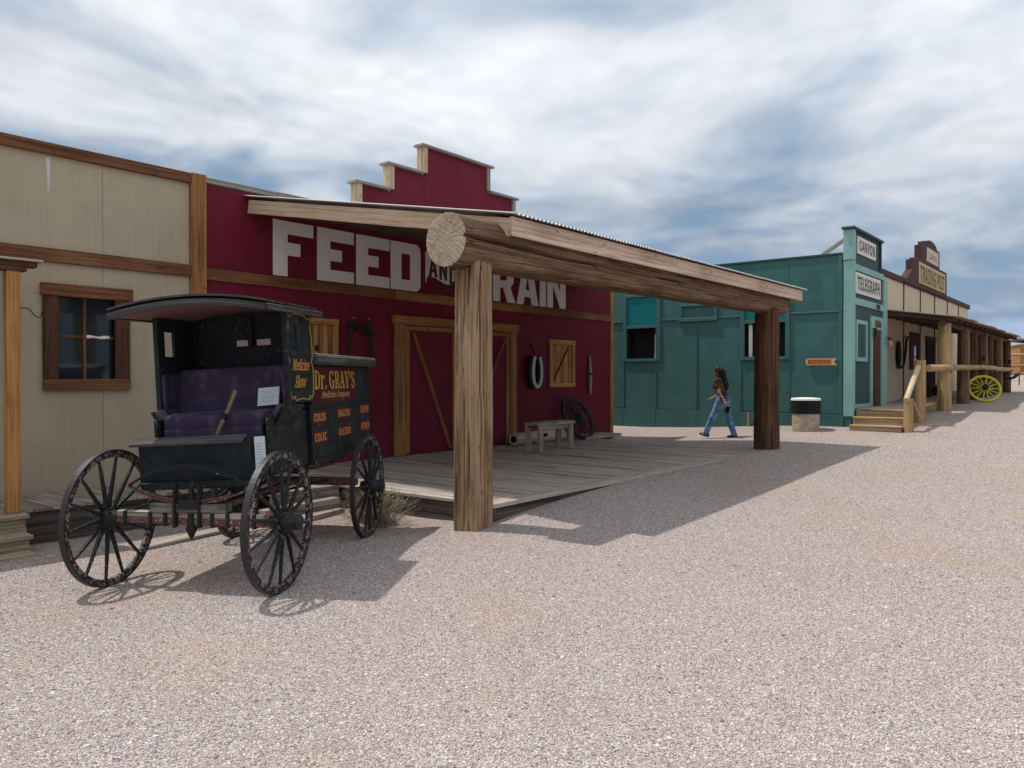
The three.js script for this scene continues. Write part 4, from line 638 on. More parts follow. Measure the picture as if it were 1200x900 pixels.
{ // pole fence across the end of the street
  for (let k = 0; k < 4; k++) {
    const x = 46 + k * 0.8, z = -8.5 + k * 3.2, x2 = x + 0.8, z2 = z + 3.2, a = Math.atan2(-(z2 - z), x2 - x), L = Math.hypot(x2 - x, z2 - z);
    const f = thing('pole_fence', ['pole fence section nearest the last store posts', 'second pole fence section closing off the street', 'third pole fence section closing off the street', 'pole fence section farthest right'][k], 'fence', [x, ground(x, z), z], a, 'pole fence across the street end');
    mesh('post', timberG(1.7, logProf(0.1, 0.09, k), { na: 10, nl: 6 }).applyMatrix4(toUp).translate(0, -0.2, 0), M.logTan, f);
    for (const y of [0.35, 0.75, 1.3]) mesh('rail_pole', timberG(L, logProf(0.075, 0.07, y * 9 + k), { na: 10, nl: 8 }).translate(0, y, 0.08), M.logTan, f);
  }
  const sh = thing('far_shed', 'small brown plank shed beyond the pole fence', 'shed', [58, ground(58, -5), -5.2], 0.3);
  for (let k = 0; k < 8; k++) mesh('wall_plank', cbox(0.38, 2.0, 0.05, M.palePink).translate(-1.4 + k * 0.4, 0.9, 1), M.palePink, sh); mesh('back_wall', cbox(3.2, 1.9, 1.9, M.pineDark).translate(0, 0.85, 0), M.pineDark, sh); mesh('roof', cbox(3.6, 0.08, 2.4, M.grey).rotateX(0.12).translate(0, 2.0, 0), M.grey, sh);
}
tag(box('wooden_stake', undefined, M.logTan, [19.415, 19.445], [0.1, 0.76], [-7.78, -7.83], { rot: [0.05, 0, 0.02] }), 'thin pale wooden stake leaning on the teal skirting', 'stake');
{ // litter bin
  const t = thing('litter_bin', 'round litter bin with tan stone base, black drum and pale lid', 'bin', [18.82, ground(18.82, -6.15), -6.15]);
  const tt = tex(256, 256, (u, v) => { const a = fbm(u * 30, v * 30, 3, 30, 30, 201), c = mix3([0.30, 0.24, 0.17], [0.52, 0.44, 0.33], a); return [...c, a]; });
  const st = std(null, { map: tt.map, bumpMap: tt.bump, bumpScale: 0.01, roughness: 0.95 });
  mesh('stone_base', new THREE.LatheGeometry([[0, -0.05], [0.295, -0.05], [0.305, 0.0], [0.31, 0.4], [0.30, 0.415], [0, 0.415]].map((p) => new THREE.Vector2(...p)), 36), st, t);
  mesh('drum', new THREE.LatheGeometry([[0, 0.40], [0.325, 0.40], [0.33, 0.41], [0.33, 0.70], [0.32, 0.715], [0, 0.715]].map((p) => new THREE.Vector2(...p)), 36), M.black, t);
  mesh('lid', new THREE.LatheGeometry([[0.335, 0.712], [0.335, 0.745], [0.32, 0.765], [0.16, 0.78], [0.15, 0.77], [0.15, 0.74], [0.3, 0.712]].map((p) => new THREE.Vector2(...p)), 36), M.white, t);
}

// ---------------------------------------------------------------- spoked wheels
// a wheel in the local x-y plane, axle along z
function wheel(parent, R, nSp, o) {
  const { rim, spoke, hub, tyre, rimD = 0.055, rimW = 0.045, hubR = 0.085, hubL = 0.24, dish = 0.03, turn = 0, spW = 0.0148 } = o;
  const ring = (pts) => { const g = new THREE.LatheGeometry([...pts, pts[0]].map((p) => new THREE.Vector2(...p)), 72).rotateX(Math.PI / 2); const u = g.attributes.uv, p = g.attributes.position; for (let i = 0; i < u.count; i++) u.setXY(i, Math.atan2(p.getY(i), p.getX(i)) * R / 0.5, Math.hypot(p.getX(i), p.getY(i)) / 0.5 + p.getZ(i) * 2); return g; };
  const w = rimW / 2, Ro = R - 0.012, c = 0.008;
  mesh('rim', ring([[Ro, -w], [Ro, w], [Ro - rimD + c, w], [Ro - rimD, w - c], [Ro - rimD, -w + c], [Ro - rimD + c, -w]]).toNonIndexed(), rim, parent).geometry.computeVertexNormals();
  const ty = mesh('tyre', ring([[Ro - 0.001, -w - 0.004], [R, -w - 0.004], [R, w + 0.004], [Ro - 0.001, w + 0.004]]).toNonIndexed(), tyre, parent); ty.geometry.computeVertexNormals();
  const sg = []; { const L = Ro - rimD * 0.6 - hubR * 0.7, g = new THREE.CylinderGeometry(spW * 0.66, spW * 1.25, L, 8, 5); const p = g.attributes.position; for (let i = 0; i < p.count; i++) { p.setZ(i, p.getZ(i) * 1.25); } g.translate(0, L / 2 + hubR * 0.7, 0); const u = g.attributes.uv; for (let i = 0; i < u.count; i++) u.setXY(i, u.getX(i) * 0.15, u.getY(i) * 0.9); sg.push(g); }
  for (let k = 0; k < nSp; k++) { const m = mesh('spoke', sg[0], spoke, parent); m.rotation.order = 'ZXY'; m.rotation.z = turn + (k / nSp) * 2 * Math.PI + rr(-0.01, 0.01); m.rotation.x = -Math.atan2(dish, R); m.position.z = dish + (k % 2 ? 0.008 : -0.008); }
  const hp = [[0, -hubL * 0.5], [hubR * 0.55, -hubL * 0.5], [hubR * 0.62, -hubL * 0.42], [hubR * 0.9, -hubL * 0.2], [hubR, -hubL * 0.16], [hubR, hubL * 0.14], [hubR * 0.9, hubL * 0.2], [hubR * 0.66, hubL * 0.5], [hubR * 0.72, hubL * 0.52], [hubR * 0.72, hubL * 0.62], [hubR * 0.4, hubL * 0.66], [0, hubL * 0.66]];
  mesh('hub', new THREE.LatheGeometry(hp.map((p) => new THREE.Vector2(...p)), 24).rotateX(Math.PI / 2).translate(0, 0, dish), hub, parent);
  for (const z of [-hubL * 0.2, hubL * 0.2]) mesh('hub_band', new THREE.TorusGeometry(hubR * 0.92, 0.008, 6, 24).translate(0, 0, dish + z), tyre, parent);
}
{
  const g = thing('green_wagon_wheel', 'dark green spoked wagon wheel leaning on the red wall behind the bench', 'wheel', [14.97, 0.24, -9.80], 0.0);
  const t = new THREE.Group(); wheel(t, 0.53, 12, { rim: M.greenWheel, spoke: M.greenWheel, hub: M.greenWheel, tyre: M.greenWheel, rimW: 0.055, rimD: 0.06, turn: 0.1, dish: 0.015, hubL: 0.2, hubR: 0.09, spW: 0.016 });
  const m = new THREE.Matrix4().makeRotationX(-0.50).multiply(new THREE.Matrix4().makeTranslation(0, 0.53, 0.02));
  for (const c of [...t.children]) { c.updateMatrix(); c.matrix.premultiply(m); c.matrix.decompose(c.position, c.quaternion, c.scale); g.add(c); }
}
{
  const g = thing('yellow_wagon_wheel', 'bright yellow spoked wagon wheel leaning on the store porch posts', 'wheel', [26.72, ground(26.72, -3.55) + 0.0, -3.5], -1.18);
  const t = new THREE.Group(); wheel(t, 0.44, 14, { rim: M.yellowWheel, spoke: M.yellowWheel, hub: M.iron, tyre: M.yellowWheel, rimW: 0.05, rimD: 0.05, turn: 0.2, dish: 0.02, hubL: 0.24, hubR: 0.1, spW: 0.016 });
  const m = new THREE.Matrix4().makeRotationX(-0.50).multiply(new THREE.Matrix4().makeTranslation(0, 0.44, 0.02));
  for (const c of [...t.children]) { c.updateMatrix(); c.matrix.premultiply(m); c.matrix.decompose(c.position, c.quaternion, c.scale); g.add(c); }
}
// ---------------------------------------------------------------- the medicine wagon; local x = its right side in the picture, z = forward
{
  const g = thing('medicine_wagon', 'old black medicine show wagon with purple velvet seat and gold lettering', 'wagon', [3.23, 0, -5.80], -1.0075);
  const roll = new THREE.Matrix4().makeTranslation(0, 0.8, 0).multiply(new THREE.Matrix4().makeRotationZ(0.052)).multiply(new THREE.Matrix4().makeTranslation(0, -0.8, 0));
  const body = (name, geo, mat, parent = g) => { geo.applyMatrix4(roll); return mesh(name, geo, mat, parent); };
  const BX = (name, mat, X, Y, B, o = {}, parent = g) => body(name, boxG(mat, X, Y, [-B[0], -B[1]], o), mat, parent);   // B: metres behind the front axle
  // running gear
  const R = 0.545;
  for (const [s, b, st] of [[-1, 0, -0.07], [1, 0, -0.07], [-1, 2.25, 0], [1, 2.25, 0]]) {
    const w = new THREE.Group(); w.name = 'wheel'; g.add(w); const c = Math.cos(st), sn = Math.sin(st);
    wheel(w, R, 14, { rim: M.wheelPaint, spoke: M.spokePaint, hub: M.spokePaint, tyre: M.tyreIron, turn: rr(0, 1), rimD: 0.05, rimW: 0.04, dish: 0.035, hubR: 0.08, hubL: 0.22 });
    w.position.set((s > 0 ? 0.745 : -0.70) * c, R - (s > 0 && b === 0 ? 0.004 : 0.008) + ground(3.23 + s * 0.38 + b * 0.845, -5.8 + s * 0.6 - b * 0.534), -b - s * 0.715 * sn); w.rotation.y = s * Math.PI / 2 + st;
  }
  const ax = (z, st, mat) => { const c = Math.cos(st) * 0.63, s = Math.sin(st) * 0.63; return [[-c, 0.545, z + s], [c, 0.545, z - s]]; };
  { const [p, q] = ax(0, -0.07), dn = ([x, y, z], k) => [x, y + k, z]; bar('front_axle', g, dn(p, -0.022), dn(q, -0.022), 0.075, 0.05, M.axleRed); bar('axle_cap', g, dn(p, 0.026), dn(q, 0.026), 0.07, 0.044, M.grey); } bar('rear_axle', g, ...ax(-2.25, 0), 0.07, 0.08, M.axleRed);
  for (const x of [-0.55, -0.33, -0.2, 0.2, 0.33, 0.55]) mesh('axle_clip', cbox(0.03, 0.115, 0.1, M.iron).translate(x, 0.54, x * 0.07), M.iron, g);
  mesh('bolster', cbox(0.62, 0.07, 0.12, M.axleRed).translate(0, 0.63, 0), M.slab, g);
  mesh('king_bolt', new THREE.LatheGeometry([[0, -0.12], [0.02, -0.09], [0.045, -0.03], [0.03, 0], [0.02, 0.3], [0, 0.3]].map((p) => new THREE.Vector2(...p)), 12).translate(0.02, 0.5, 0.03), M.iron, g);
  bar('reach_pole', g, [0, 0.56, -0.05], [0, 0.56, -2.2], 0.06, 0.055, M.axleRed); bar('reach_stay', g, [0.32, 0.56, -2.2], [0.04, 0.56, -0.9], 0.025, 0.025, M.iron); bar('reach_stay', g, [-0.32, 0.56, -2.2], [-0.04, 0.56, -0.9], 0.025, 0.025, M.iron);
  for (const z of [0.02, -2.25]) for (const [y0, y1, mat, n] of [[0.80, 0.965, M.iron, 'upper_spring_leaf'], [0.79, 0.665, M.axleRed, 'lower_spring_leaf']]) for (let l = 0; l < 2; l++) {
    const P = [], k = 1 - 0.3 * l; for (let i = 0; i <= 14; i++) { const t = (i / 14 * 2 - 1) * k; P.push([t * 0.5, lerp(y1, y0, t * t) + (y1 > y0 ? -0.018 : 0.018) * l, z]); }
    const geos = []; for (let i = 0; i < 14; i++) geos.push(barG(P[i], P[i + 1], 0.045, 0.013, mat, { ch: 0.001 })); mesh(n, mergeGeometries(geos), mat, g);
  }
  for (const z of [0.02, -2.25]) { if (z < 0) mesh('spring_block', cbox(0.16, 0.05, 0.08, M.iron).translate(0, 0.985, z), M.iron, g); mesh('spring_block', cbox(0.16, 0.08, 0.09, M.iron).translate(0, 0.63 + 0.03, z - 0.001), M.iron, g); }
  for (const x of [-0.1, 0.1]) mesh('spring_clip', cbox(0.02, 0.34, 0.07, M.iron).translate(x, 0.65, 0.05), M.iron, g);
  // front boot and dash
  BX('boot_floor', M.wagon, [-0.48, 0.48], [0.80, 0.83], [0.1, 0.9]);
  const dash = body('dash_board', cbox(0.94, 0.37, 0.025, M.dashPaint, { grain: 0 }).rotateX(0.10).translate(0, 0.955, -0.10), M.dashPaint);
  body('dash_lip', cbox(0.93, 0.028, 0.12, M.roofEdge).rotateX(0.35).translate(-0.04, 1.15, -0.055), M.roofEdge);
  BX('dash_rail', M.wagon, [-0.46, 0.46], [0.765, 0.825], [0.06, 0.12]);
  BX('dash_end', M.wagon, [-0.485, -0.455], [0.80, 1.12], [0.10, 0.42]); BX('dash_end', M.wagon, [0.455, 0.485], [0.80, 1.12], [0.10, 0.42]);
  mesh('enamel_badge', new THREE.CylinderGeometry(0.016, 0.016, 0.006, 12).rotateX(Math.PI / 2).applyMatrix4(new THREE.Matrix4().makeTranslation(0.19, 0.90, -0.062)), M.paper, g);
  // side panels of the body: lower run, box, cab
  for (const s of [-1, 1]) {
    BX('lower_side', M.wagon, s > 0 ? [0.47, 0.5] : [-0.5, -0.47], [0.82, 1.32], [0.36, 1.2]);
    BX('box_side', M.wagon, s > 0 ? [0.52, 0.55] : [-0.55, -0.52], [0.80, 1.735], [1.205, 3.08]);
    BX('box_sill', M.wagon, s > 0 ? [0.551, 0.565] : [-0.565, -0.551], [0.80, 0.86], [1.21, 3.07]);
  }
  BX('box_front', M.wagon, [-0.52, 0.52], [0.84, 1.735], [1.23, 1.26]); BX('box_back', M.wagon, [-0.55, 0.55], [0.82, 1.735], [3.081, 3.11]); BX('box_floor', M.wagon, [-0.52, 0.52], [0.80, 0.83], [1.24, 3.08]);
  for (const b of [3.06]) BX('box_stile', M.wagon, [0.551, 0.558], [0.87, 1.73], [b - 0.012, b + 0.012]);
  const slabTop = BX('box_roof', M.roofEdge, [-0.63, 0.63], [1.74, 1.835], [1.22, 3.17], { ch: 0.02, grain: 2 });
  BX('lit_box_top', std([0.62, 0.61, 0.6], { roughness: 0.5, metalness: 0.4 }), [-0.61, 0.61], [1.836, 1.842], [1.23, 3.15], { grain: 2 }, slabTop);  // pale layer paints the sunlit white top of the box roof
  // cab: sides with a small window, back wall, roof
  const cs = (s) => { // outline in (b, h): curved lower front edge
    const pts = [[0.60, 1.40], [1.225, 1.40], [1.225, 2.20], [0.60, 2.20]], hole = [[0.70, 1.86], [0.70, 2.08], [0.86, 2.08], [0.86, 1.86]];
    const gg = shapeG(pts, 0.025, [hole], [1, 1]); gg.rotateY(Math.PI / 2); gg.translate(s > 0 ? 0.56 : -0.585, 0, 0); return gg;   // shape x -> -z
  };
  const cabR = body('cab_side', cs(1), M.wagon), cabL = body('cab_side', cs(-1), M.wagon);
  for (const [s, c] of [[1, cabR], [-1, cabL]]) { body('cab_pane', boxG(M.pane, s > 0 ? [0.568, 0.572] : [-0.577, -0.573], [1.855, 2.085], [-0.695, -0.865], { ch: 0.0005 }), M.pane, c); }
  // gold scroll work and script on the cab side
  const gold = '#b98a2e';
  const plate = (name, x, b0, b1, h0, h1, draw, px = 700, par = g) => { const w = b1 - b0, h = h1 - h0, m = signMat(w, h, px, draw, 0.55); return body(name, new THREE.PlaneGeometry(w, h).rotateY(Math.PI / 2).translate(x, (h0 + h1) / 2, -(b0 + b1) / 2), m, par); };
  { // scroll border as thin raised gold lines
    const gm = std([0.42, 0.27, 0.06], { roughness: 0.5 }), line = (pts, r = 0.0055) => body('gold_scroll', tubeG(pts.map(([b, h]) => [0.587, h, -b]), r, pts.length * 6, 5), gm, cabR);
    line([[0.63, 2.13], [0.66, 2.165], [0.72, 2.15], [0.78, 2.175], [0.92, 2.18], [1.05, 2.175], [1.11, 2.15], [1.17, 2.165], [1.2, 2.13]]);
    line([[0.64, 2.11], [0.66, 2.06], [0.635, 2.0], [0.63, 1.9], [0.635, 1.8], [0.66, 1.76], [0.635, 1.72], [0.63, 1.6], [0.635, 1.52], [0.66, 1.48]]);
    line([[1.19, 2.11], [1.17, 2.06], [1.195, 2.0], [1.2, 1.9], [1.195, 1.8], [1.17, 1.76], [1.195, 1.72], [1.2, 1.6], [1.195, 1.52], [1.17, 1.48]]);
    line([[0.64, 1.48], [0.7, 1.43], [0.74, 1.455], [0.76, 1.42], [0.84, 1.425], [0.92, 1.43], [1.0, 1.425], [1.08, 1.42], [1.1, 1.455], [1.13, 1.43], [1.2, 1.48]]);
  }
  const script = (g2, t, x, y, w, h) => { g2.save(); g2.translate(x, y); g2.transform(1, 0, -0.25, 1, 0, 0); g2.translate(-x, -y); fitText(g2, t, x, y, w, h, 'italic bold 100px serif'); g2.restore(); };
  plate('gold_script', 0.5865, 0.68, 1.17, 1.50, 1.82, (g2, W, H) => { g2.fillStyle = '#1f2426'; g2.fillRect(0, 0, W, H); g2.fillStyle = '#c58a3c'; script(g2, 'Medicine', W * 0.5, H * 0.27, W * 0.8, H * 0.34); g2.fillStyle = gold; script(g2, 'Show', W * 0.45, H * 0.74, W * 0.55, H * 0.36); }, 700, cabR);
  plate('name_panel', 0.5525, 1.27, 2.58, 1.37, 1.72, (g2, W, H) => {
    g2.fillStyle = '#471a20'; g2.fillRect(0, 0, W, H); g2.fillStyle = '#4f3f22'; fitText(g2, 'Dr. GRAY’S', W * 0.508, H * 0.37, W * 0.93, H * 0.52, 'bold 100px serif'); g2.fillStyle = '#b68b3f'; fitText(g2, 'Dr. GRAY’S', W * 0.5, H * 0.35, W * 0.93, H * 0.52, 'bold 100px serif');
    g2.fillStyle = '#8c6430'; g2.beginPath(); g2.ellipse(W * 0.5, H * 0.80, W * 0.33, H * 0.17, 0, 0, 7); g2.fillStyle = '#54202a'; g2.fill(); g2.fillStyle = '#b9924d'; script(g2, 'Medicine Company', W * 0.5, H * 0.79, W * 0.66, H * 0.24);
  });
  [['COLDS', 1.18, 1.55, 1.165], ['SMALLPOX', 1.86, 2.3, 1.175], ['CROUP', 2.62, 2.98, 1.185], ['COLIC', 1.18, 1.55, 0.975], ['ULCERS', 1.86, 2.3, 0.985], ['FEVER', 2.62, 2.98, 0.995]].forEach(([t, b0, b1, h]) => plate('remedy_plate', 0.5525, b0 + 0.05, b1 + 0.05, h + 0.02, h + 0.135, (g2, W, H) => { g2.fillStyle = '#5a2323'; g2.fillRect(0, 0, W, H); g2.fillStyle = '#c08a4a'; fitText(g2, t, W / 2, H / 2, W * 0.86, H * 0.66); }));
  // back wall of the cab with two little panes
  const bw = (() => { const pts = [[-0.56, 1.38], [0.56, 1.38], ...[0.56, 0.4, 0.2, 0, -0.2, -0.4, -0.56].map((x) => [x, 2.215 + 0.075 * (1 - (x / 0.66) ** 2) - 0.02])], h1 = [[-0.14, 1.945], [-0.14, 2.0], [-0.03, 2.0], [-0.03, 1.945]], h2 = [[0.055, 1.945], [0.055, 2.0], [0.19, 2.0], [0.19, 1.945]]; return body('cab_back', shapeG(pts, 0.02, [h1, h2], [1, 1]).translate(0, 0, -1.225), M.wagon); })();
  body('back_pane', boxG(M.paper, [-0.145, -0.025], [1.94, 2.005], [-1.215, -1.211], { ch: 0.0005 }), std([0.72, 0.58, 0.58], { roughness: 0.6 }), bw); body('back_pane', boxG(M.paper, [0.05, 0.195], [1.94, 2.005], [-1.215, -1.211], { ch: 0.0005 }), std([0.72, 0.58, 0.58], { roughness: 0.6 }), bw);  // opaque pink-white colour paints a reflection on the glass
  BX('cab_post', M.wagon, [-0.6, -0.555], [1.32, 2.2], [0.585, 0.63]); BX('cab_post', M.wagon, [0.555, 0.6], [1.32, 2.2], [0.585, 0.63]);
  BX('lantern_strap', M.iron, [0.0, 0.035], [1.93, 2.2], [1.15, 1.17]);
  { // arched roof, front edge reaching well out over the seat
    const P = [], I = [], U = [], n = 20, m = 6, yr = (a) => 2.215 + 0.075 * (1 - (a / 0.66) ** 2);
    for (const dy of [0, -0.028]) for (let i = 0; i <= n; i++) for (let j = 0; j <= m; j++) { const a = (i / n * 2 - 1) * 0.66, b = lerp(0.07, 1.28, j / m); P.push(a, yr(a) + dy - 0.03 * (1 - j / m) * (1 - j / m), -b); U.push(b / 2.4, a / 0.6); }
    const w = m + 1, o = (n + 1) * w; for (let i = 0; i < n; i++) for (let j = 0; j < m; j++) { const a = i * w + j; I.push(a, a + w, a + 1, a + 1, a + w, a + w + 1); const b = a + o; I.push(b, b + 1, b + w, b + 1, b + w + 1, b + w); }
    const gg = new THREE.BufferGeometry(); gg.setAttribute('position', new THREE.Float32BufferAttribute(P, 3)); gg.setAttribute('uv', new THREE.Float32BufferAttribute(U, 2)); gg.setIndex(I); gg.computeVertexNormals(); const rf = body('cab_roof', gg, M.ceilingPink);
    const edge = []; for (let i = 0; i < n; i++) { const a0 = (i / n * 2 - 1) * 0.66, a1 = ((i + 1) / n * 2 - 1) * 0.66; edge.push(barG([a0, yr(a0) - 0.045, -0.06], [a1, yr(a1) - 0.045, -0.06], 0.03, 0.052, M.roofEdge, { ch: 0.002, ou: (a0 + a1) / 4.8, ov: 0.3 })); edge.push(barG([a0, yr(a0) - 0.012, -1.285], [a1, yr(a1) - 0.012, -1.285], 0.025, 0.05, M.roofEdge, { ch: 0.002, ou: (a0 + a1) / 4.8, ov: 0.3 })); }
    body('roof_edge', mergeGeometries(edge), M.roofEdge, rf);
    for (const s of [-1, 1]) body('roof_side_edge', barG([s * 0.665, yr(0.66) - 0.04, -0.06], [s * 0.665, yr(0.66) - 0.012, -1.29], 0.025, 0.05, M.roofEdge), M.roofEdge, rf);
    const top = []; for (let i = 0; i < n; i++) { const a0 = (i / n * 2 - 1) * 0.65, a1 = ((i + 1) / n * 2 - 1) * 0.65; top.push(barG([a0, yr(a0) - 0.006, -0.68], [a1, yr(a1) - 0.006, -0.68], 1.2, 0.016, M.roofEdge, { ch: 0.0005, ou: (a0 + a1) / 4.8, ov: 0.1 }).rotateX(0)); } body('roof_cover', mergeGeometries(top).rotateX(0.02).translate(0, 0.012, 0), M.roofEdge, rf);
  }
  // seat: riser, cushion, back, side bolsters
  const soft = (w, h, d, r = 0.04) => { const gg = new THREE.BoxGeometry(w, h, d, 20, 8, 12), p = gg.attributes.position, u = gg.attributes.uv, n = gg.attributes.normal; for (let i = 0; i < p.count; i++) { const q = new THREE.Vector3(p.getX(i), p.getY(i), p.getZ(i)), c = new THREE.Vector3(clamp(q.x, -w / 2 + r, w / 2 - r), clamp(q.y, -h / 2 + r, h / 2 - r), clamp(q.z, -d / 2 + r, d / 2 - r)), e = q.clone().sub(c); if (e.lengthSq() > 0) { e.normalize().multiplyScalar(r); q.copy(c).add(e); } u.setXY(i, (Math.abs(n.getX(i)) > 0.5 ? q.z : q.x) / 0.7, (Math.abs(n.getY(i)) > 0.5 ? q.z : q.y) / 0.7); q.y += 0.006 * (vn(q.x * 9 + 50, q.z * 9 + 50, 997, 997, 3) - 0.5); q.z += 0.012 * (vn(q.x * 7 + 50, q.y * 7 + 50, 997, 997, 5) - 0.5); p.setXYZ(i, q.x, q.y, q.z); } const m2 = gg; m2.computeVertexNormals(); return m2; };
  BX('seat_riser', M.wagon, [-0.42, 0.42], [0.88, 1.12], [0.42, 0.45]);
  body('seat_skirt', soft(0.86, 0.14, 0.06, 0.02).translate(0, 1.165, -0.41), M.velvet); 
  body('seat_cushion', soft(0.88, 0.15, 0.46, 0.05).rotateX(0.05).translate(0, 1.285, -0.61), M.velvet);
  body('seat_back', soft(1.08, 0.42, 0.08, 0.035).rotateX(-0.16).translate(0, 1.53, -0.86), M.velvet);
  for (const s of [-1, 1]) { body('side_bolster', soft(0.045, 0.34, 0.26, 0.021).translate(s * 0.545, 1.53, -0.74), M.velvet); body('arm_pad', soft(0.06, 0.22, 0.40, 0.028).rotateZ(-s * 0.62).translate(s * 0.485, 1.30, -0.68), M.velvet); }
  for (const s of [-1, 1]) body('arm_board', cbox(0.02, 0.26, 0.42, M.wagon).rotateZ(-s * 0.55).translate(s * 0.53, 1.27, -0.70), M.wagon);
  // brake lever standing in front of the seat
  const lv = body('brake_lever', tubeG([[0.065, 1.08, -0.26], [0.10, 1.2, -0.29], [0.165, 1.38, -0.35], [0.215, 1.53, -0.39]], 0.017, 16, 8), M.weather); body('lever_band', tubeG([[0.135, 1.295, -0.322], [0.151, 1.34, -0.336]], 0.021, 4, 10), M.black, lv); body('lever_socket', tubeG([[0.05, 1.02, -0.24], [0.072, 1.10, -0.265]], 0.026, 4, 8), M.black, lv);
  body('hub_cap_box', cbox(0.05, 0.08, 0.05, M.slab).translate(0.62, 0.72, -3.1), M.slab);
  // papers: things lying on the wagon
  g.updateMatrixWorld(true);
  const paperM = (w, h, n) => signMat(w, h, 500, (g2, W, H) => { g2.fillStyle = '#c6d0d4'; g2.fillRect(0, 0, W, H); g2.strokeStyle = '#8296a3'; g2.lineWidth = 2; for (let k = 0; k < n; k++) { const y = H * (0.22 + 0.7 * k / n); g2.beginPath(); let x = W * 0.14; g2.moveTo(x, y); while (x < W * rr(0.6, 0.9)) { x += rr(3, 7); g2.lineTo(x, y + rr(-3, 3)); } g2.stroke(); } }, 0.9);
  const pap = (label, w, h, n, mtx) => { const p = tag(mesh('paper_note', cbox(w, h, 0.004, M.paper, { ch: 0.0005 }), M.paper), label, 'paper', 'paper notes on the wagon'); p.applyMatrix4(new THREE.Matrix4().multiplyMatrices(g.matrixWorld, mtx)); const f = mesh('written_face', new THREE.PlaneGeometry(w * 0.98, h * 0.98), paperM(w, h, n), p); f.position.z = 0.0035; return p; };
  pap('folded white note propped on the purple wagon seat', 0.19, 0.165, 5, new THREE.Matrix4().makeTranslation(0.33, 1.485, -0.70).multiply(new THREE.Matrix4().makeRotationFromEuler(new THREE.Euler(-0.35, 0.0, 0.10))));
  pap('tall white paper notice hanging at the right end of the wagon dash', 0.085, 0.27, 9, new THREE.Matrix4().makeTranslation(0.53, 1.05, -0.085).multiply(new THREE.Matrix4().makeRotationFromEuler(new THREE.Euler(0, 0.05, 0.06))));
}
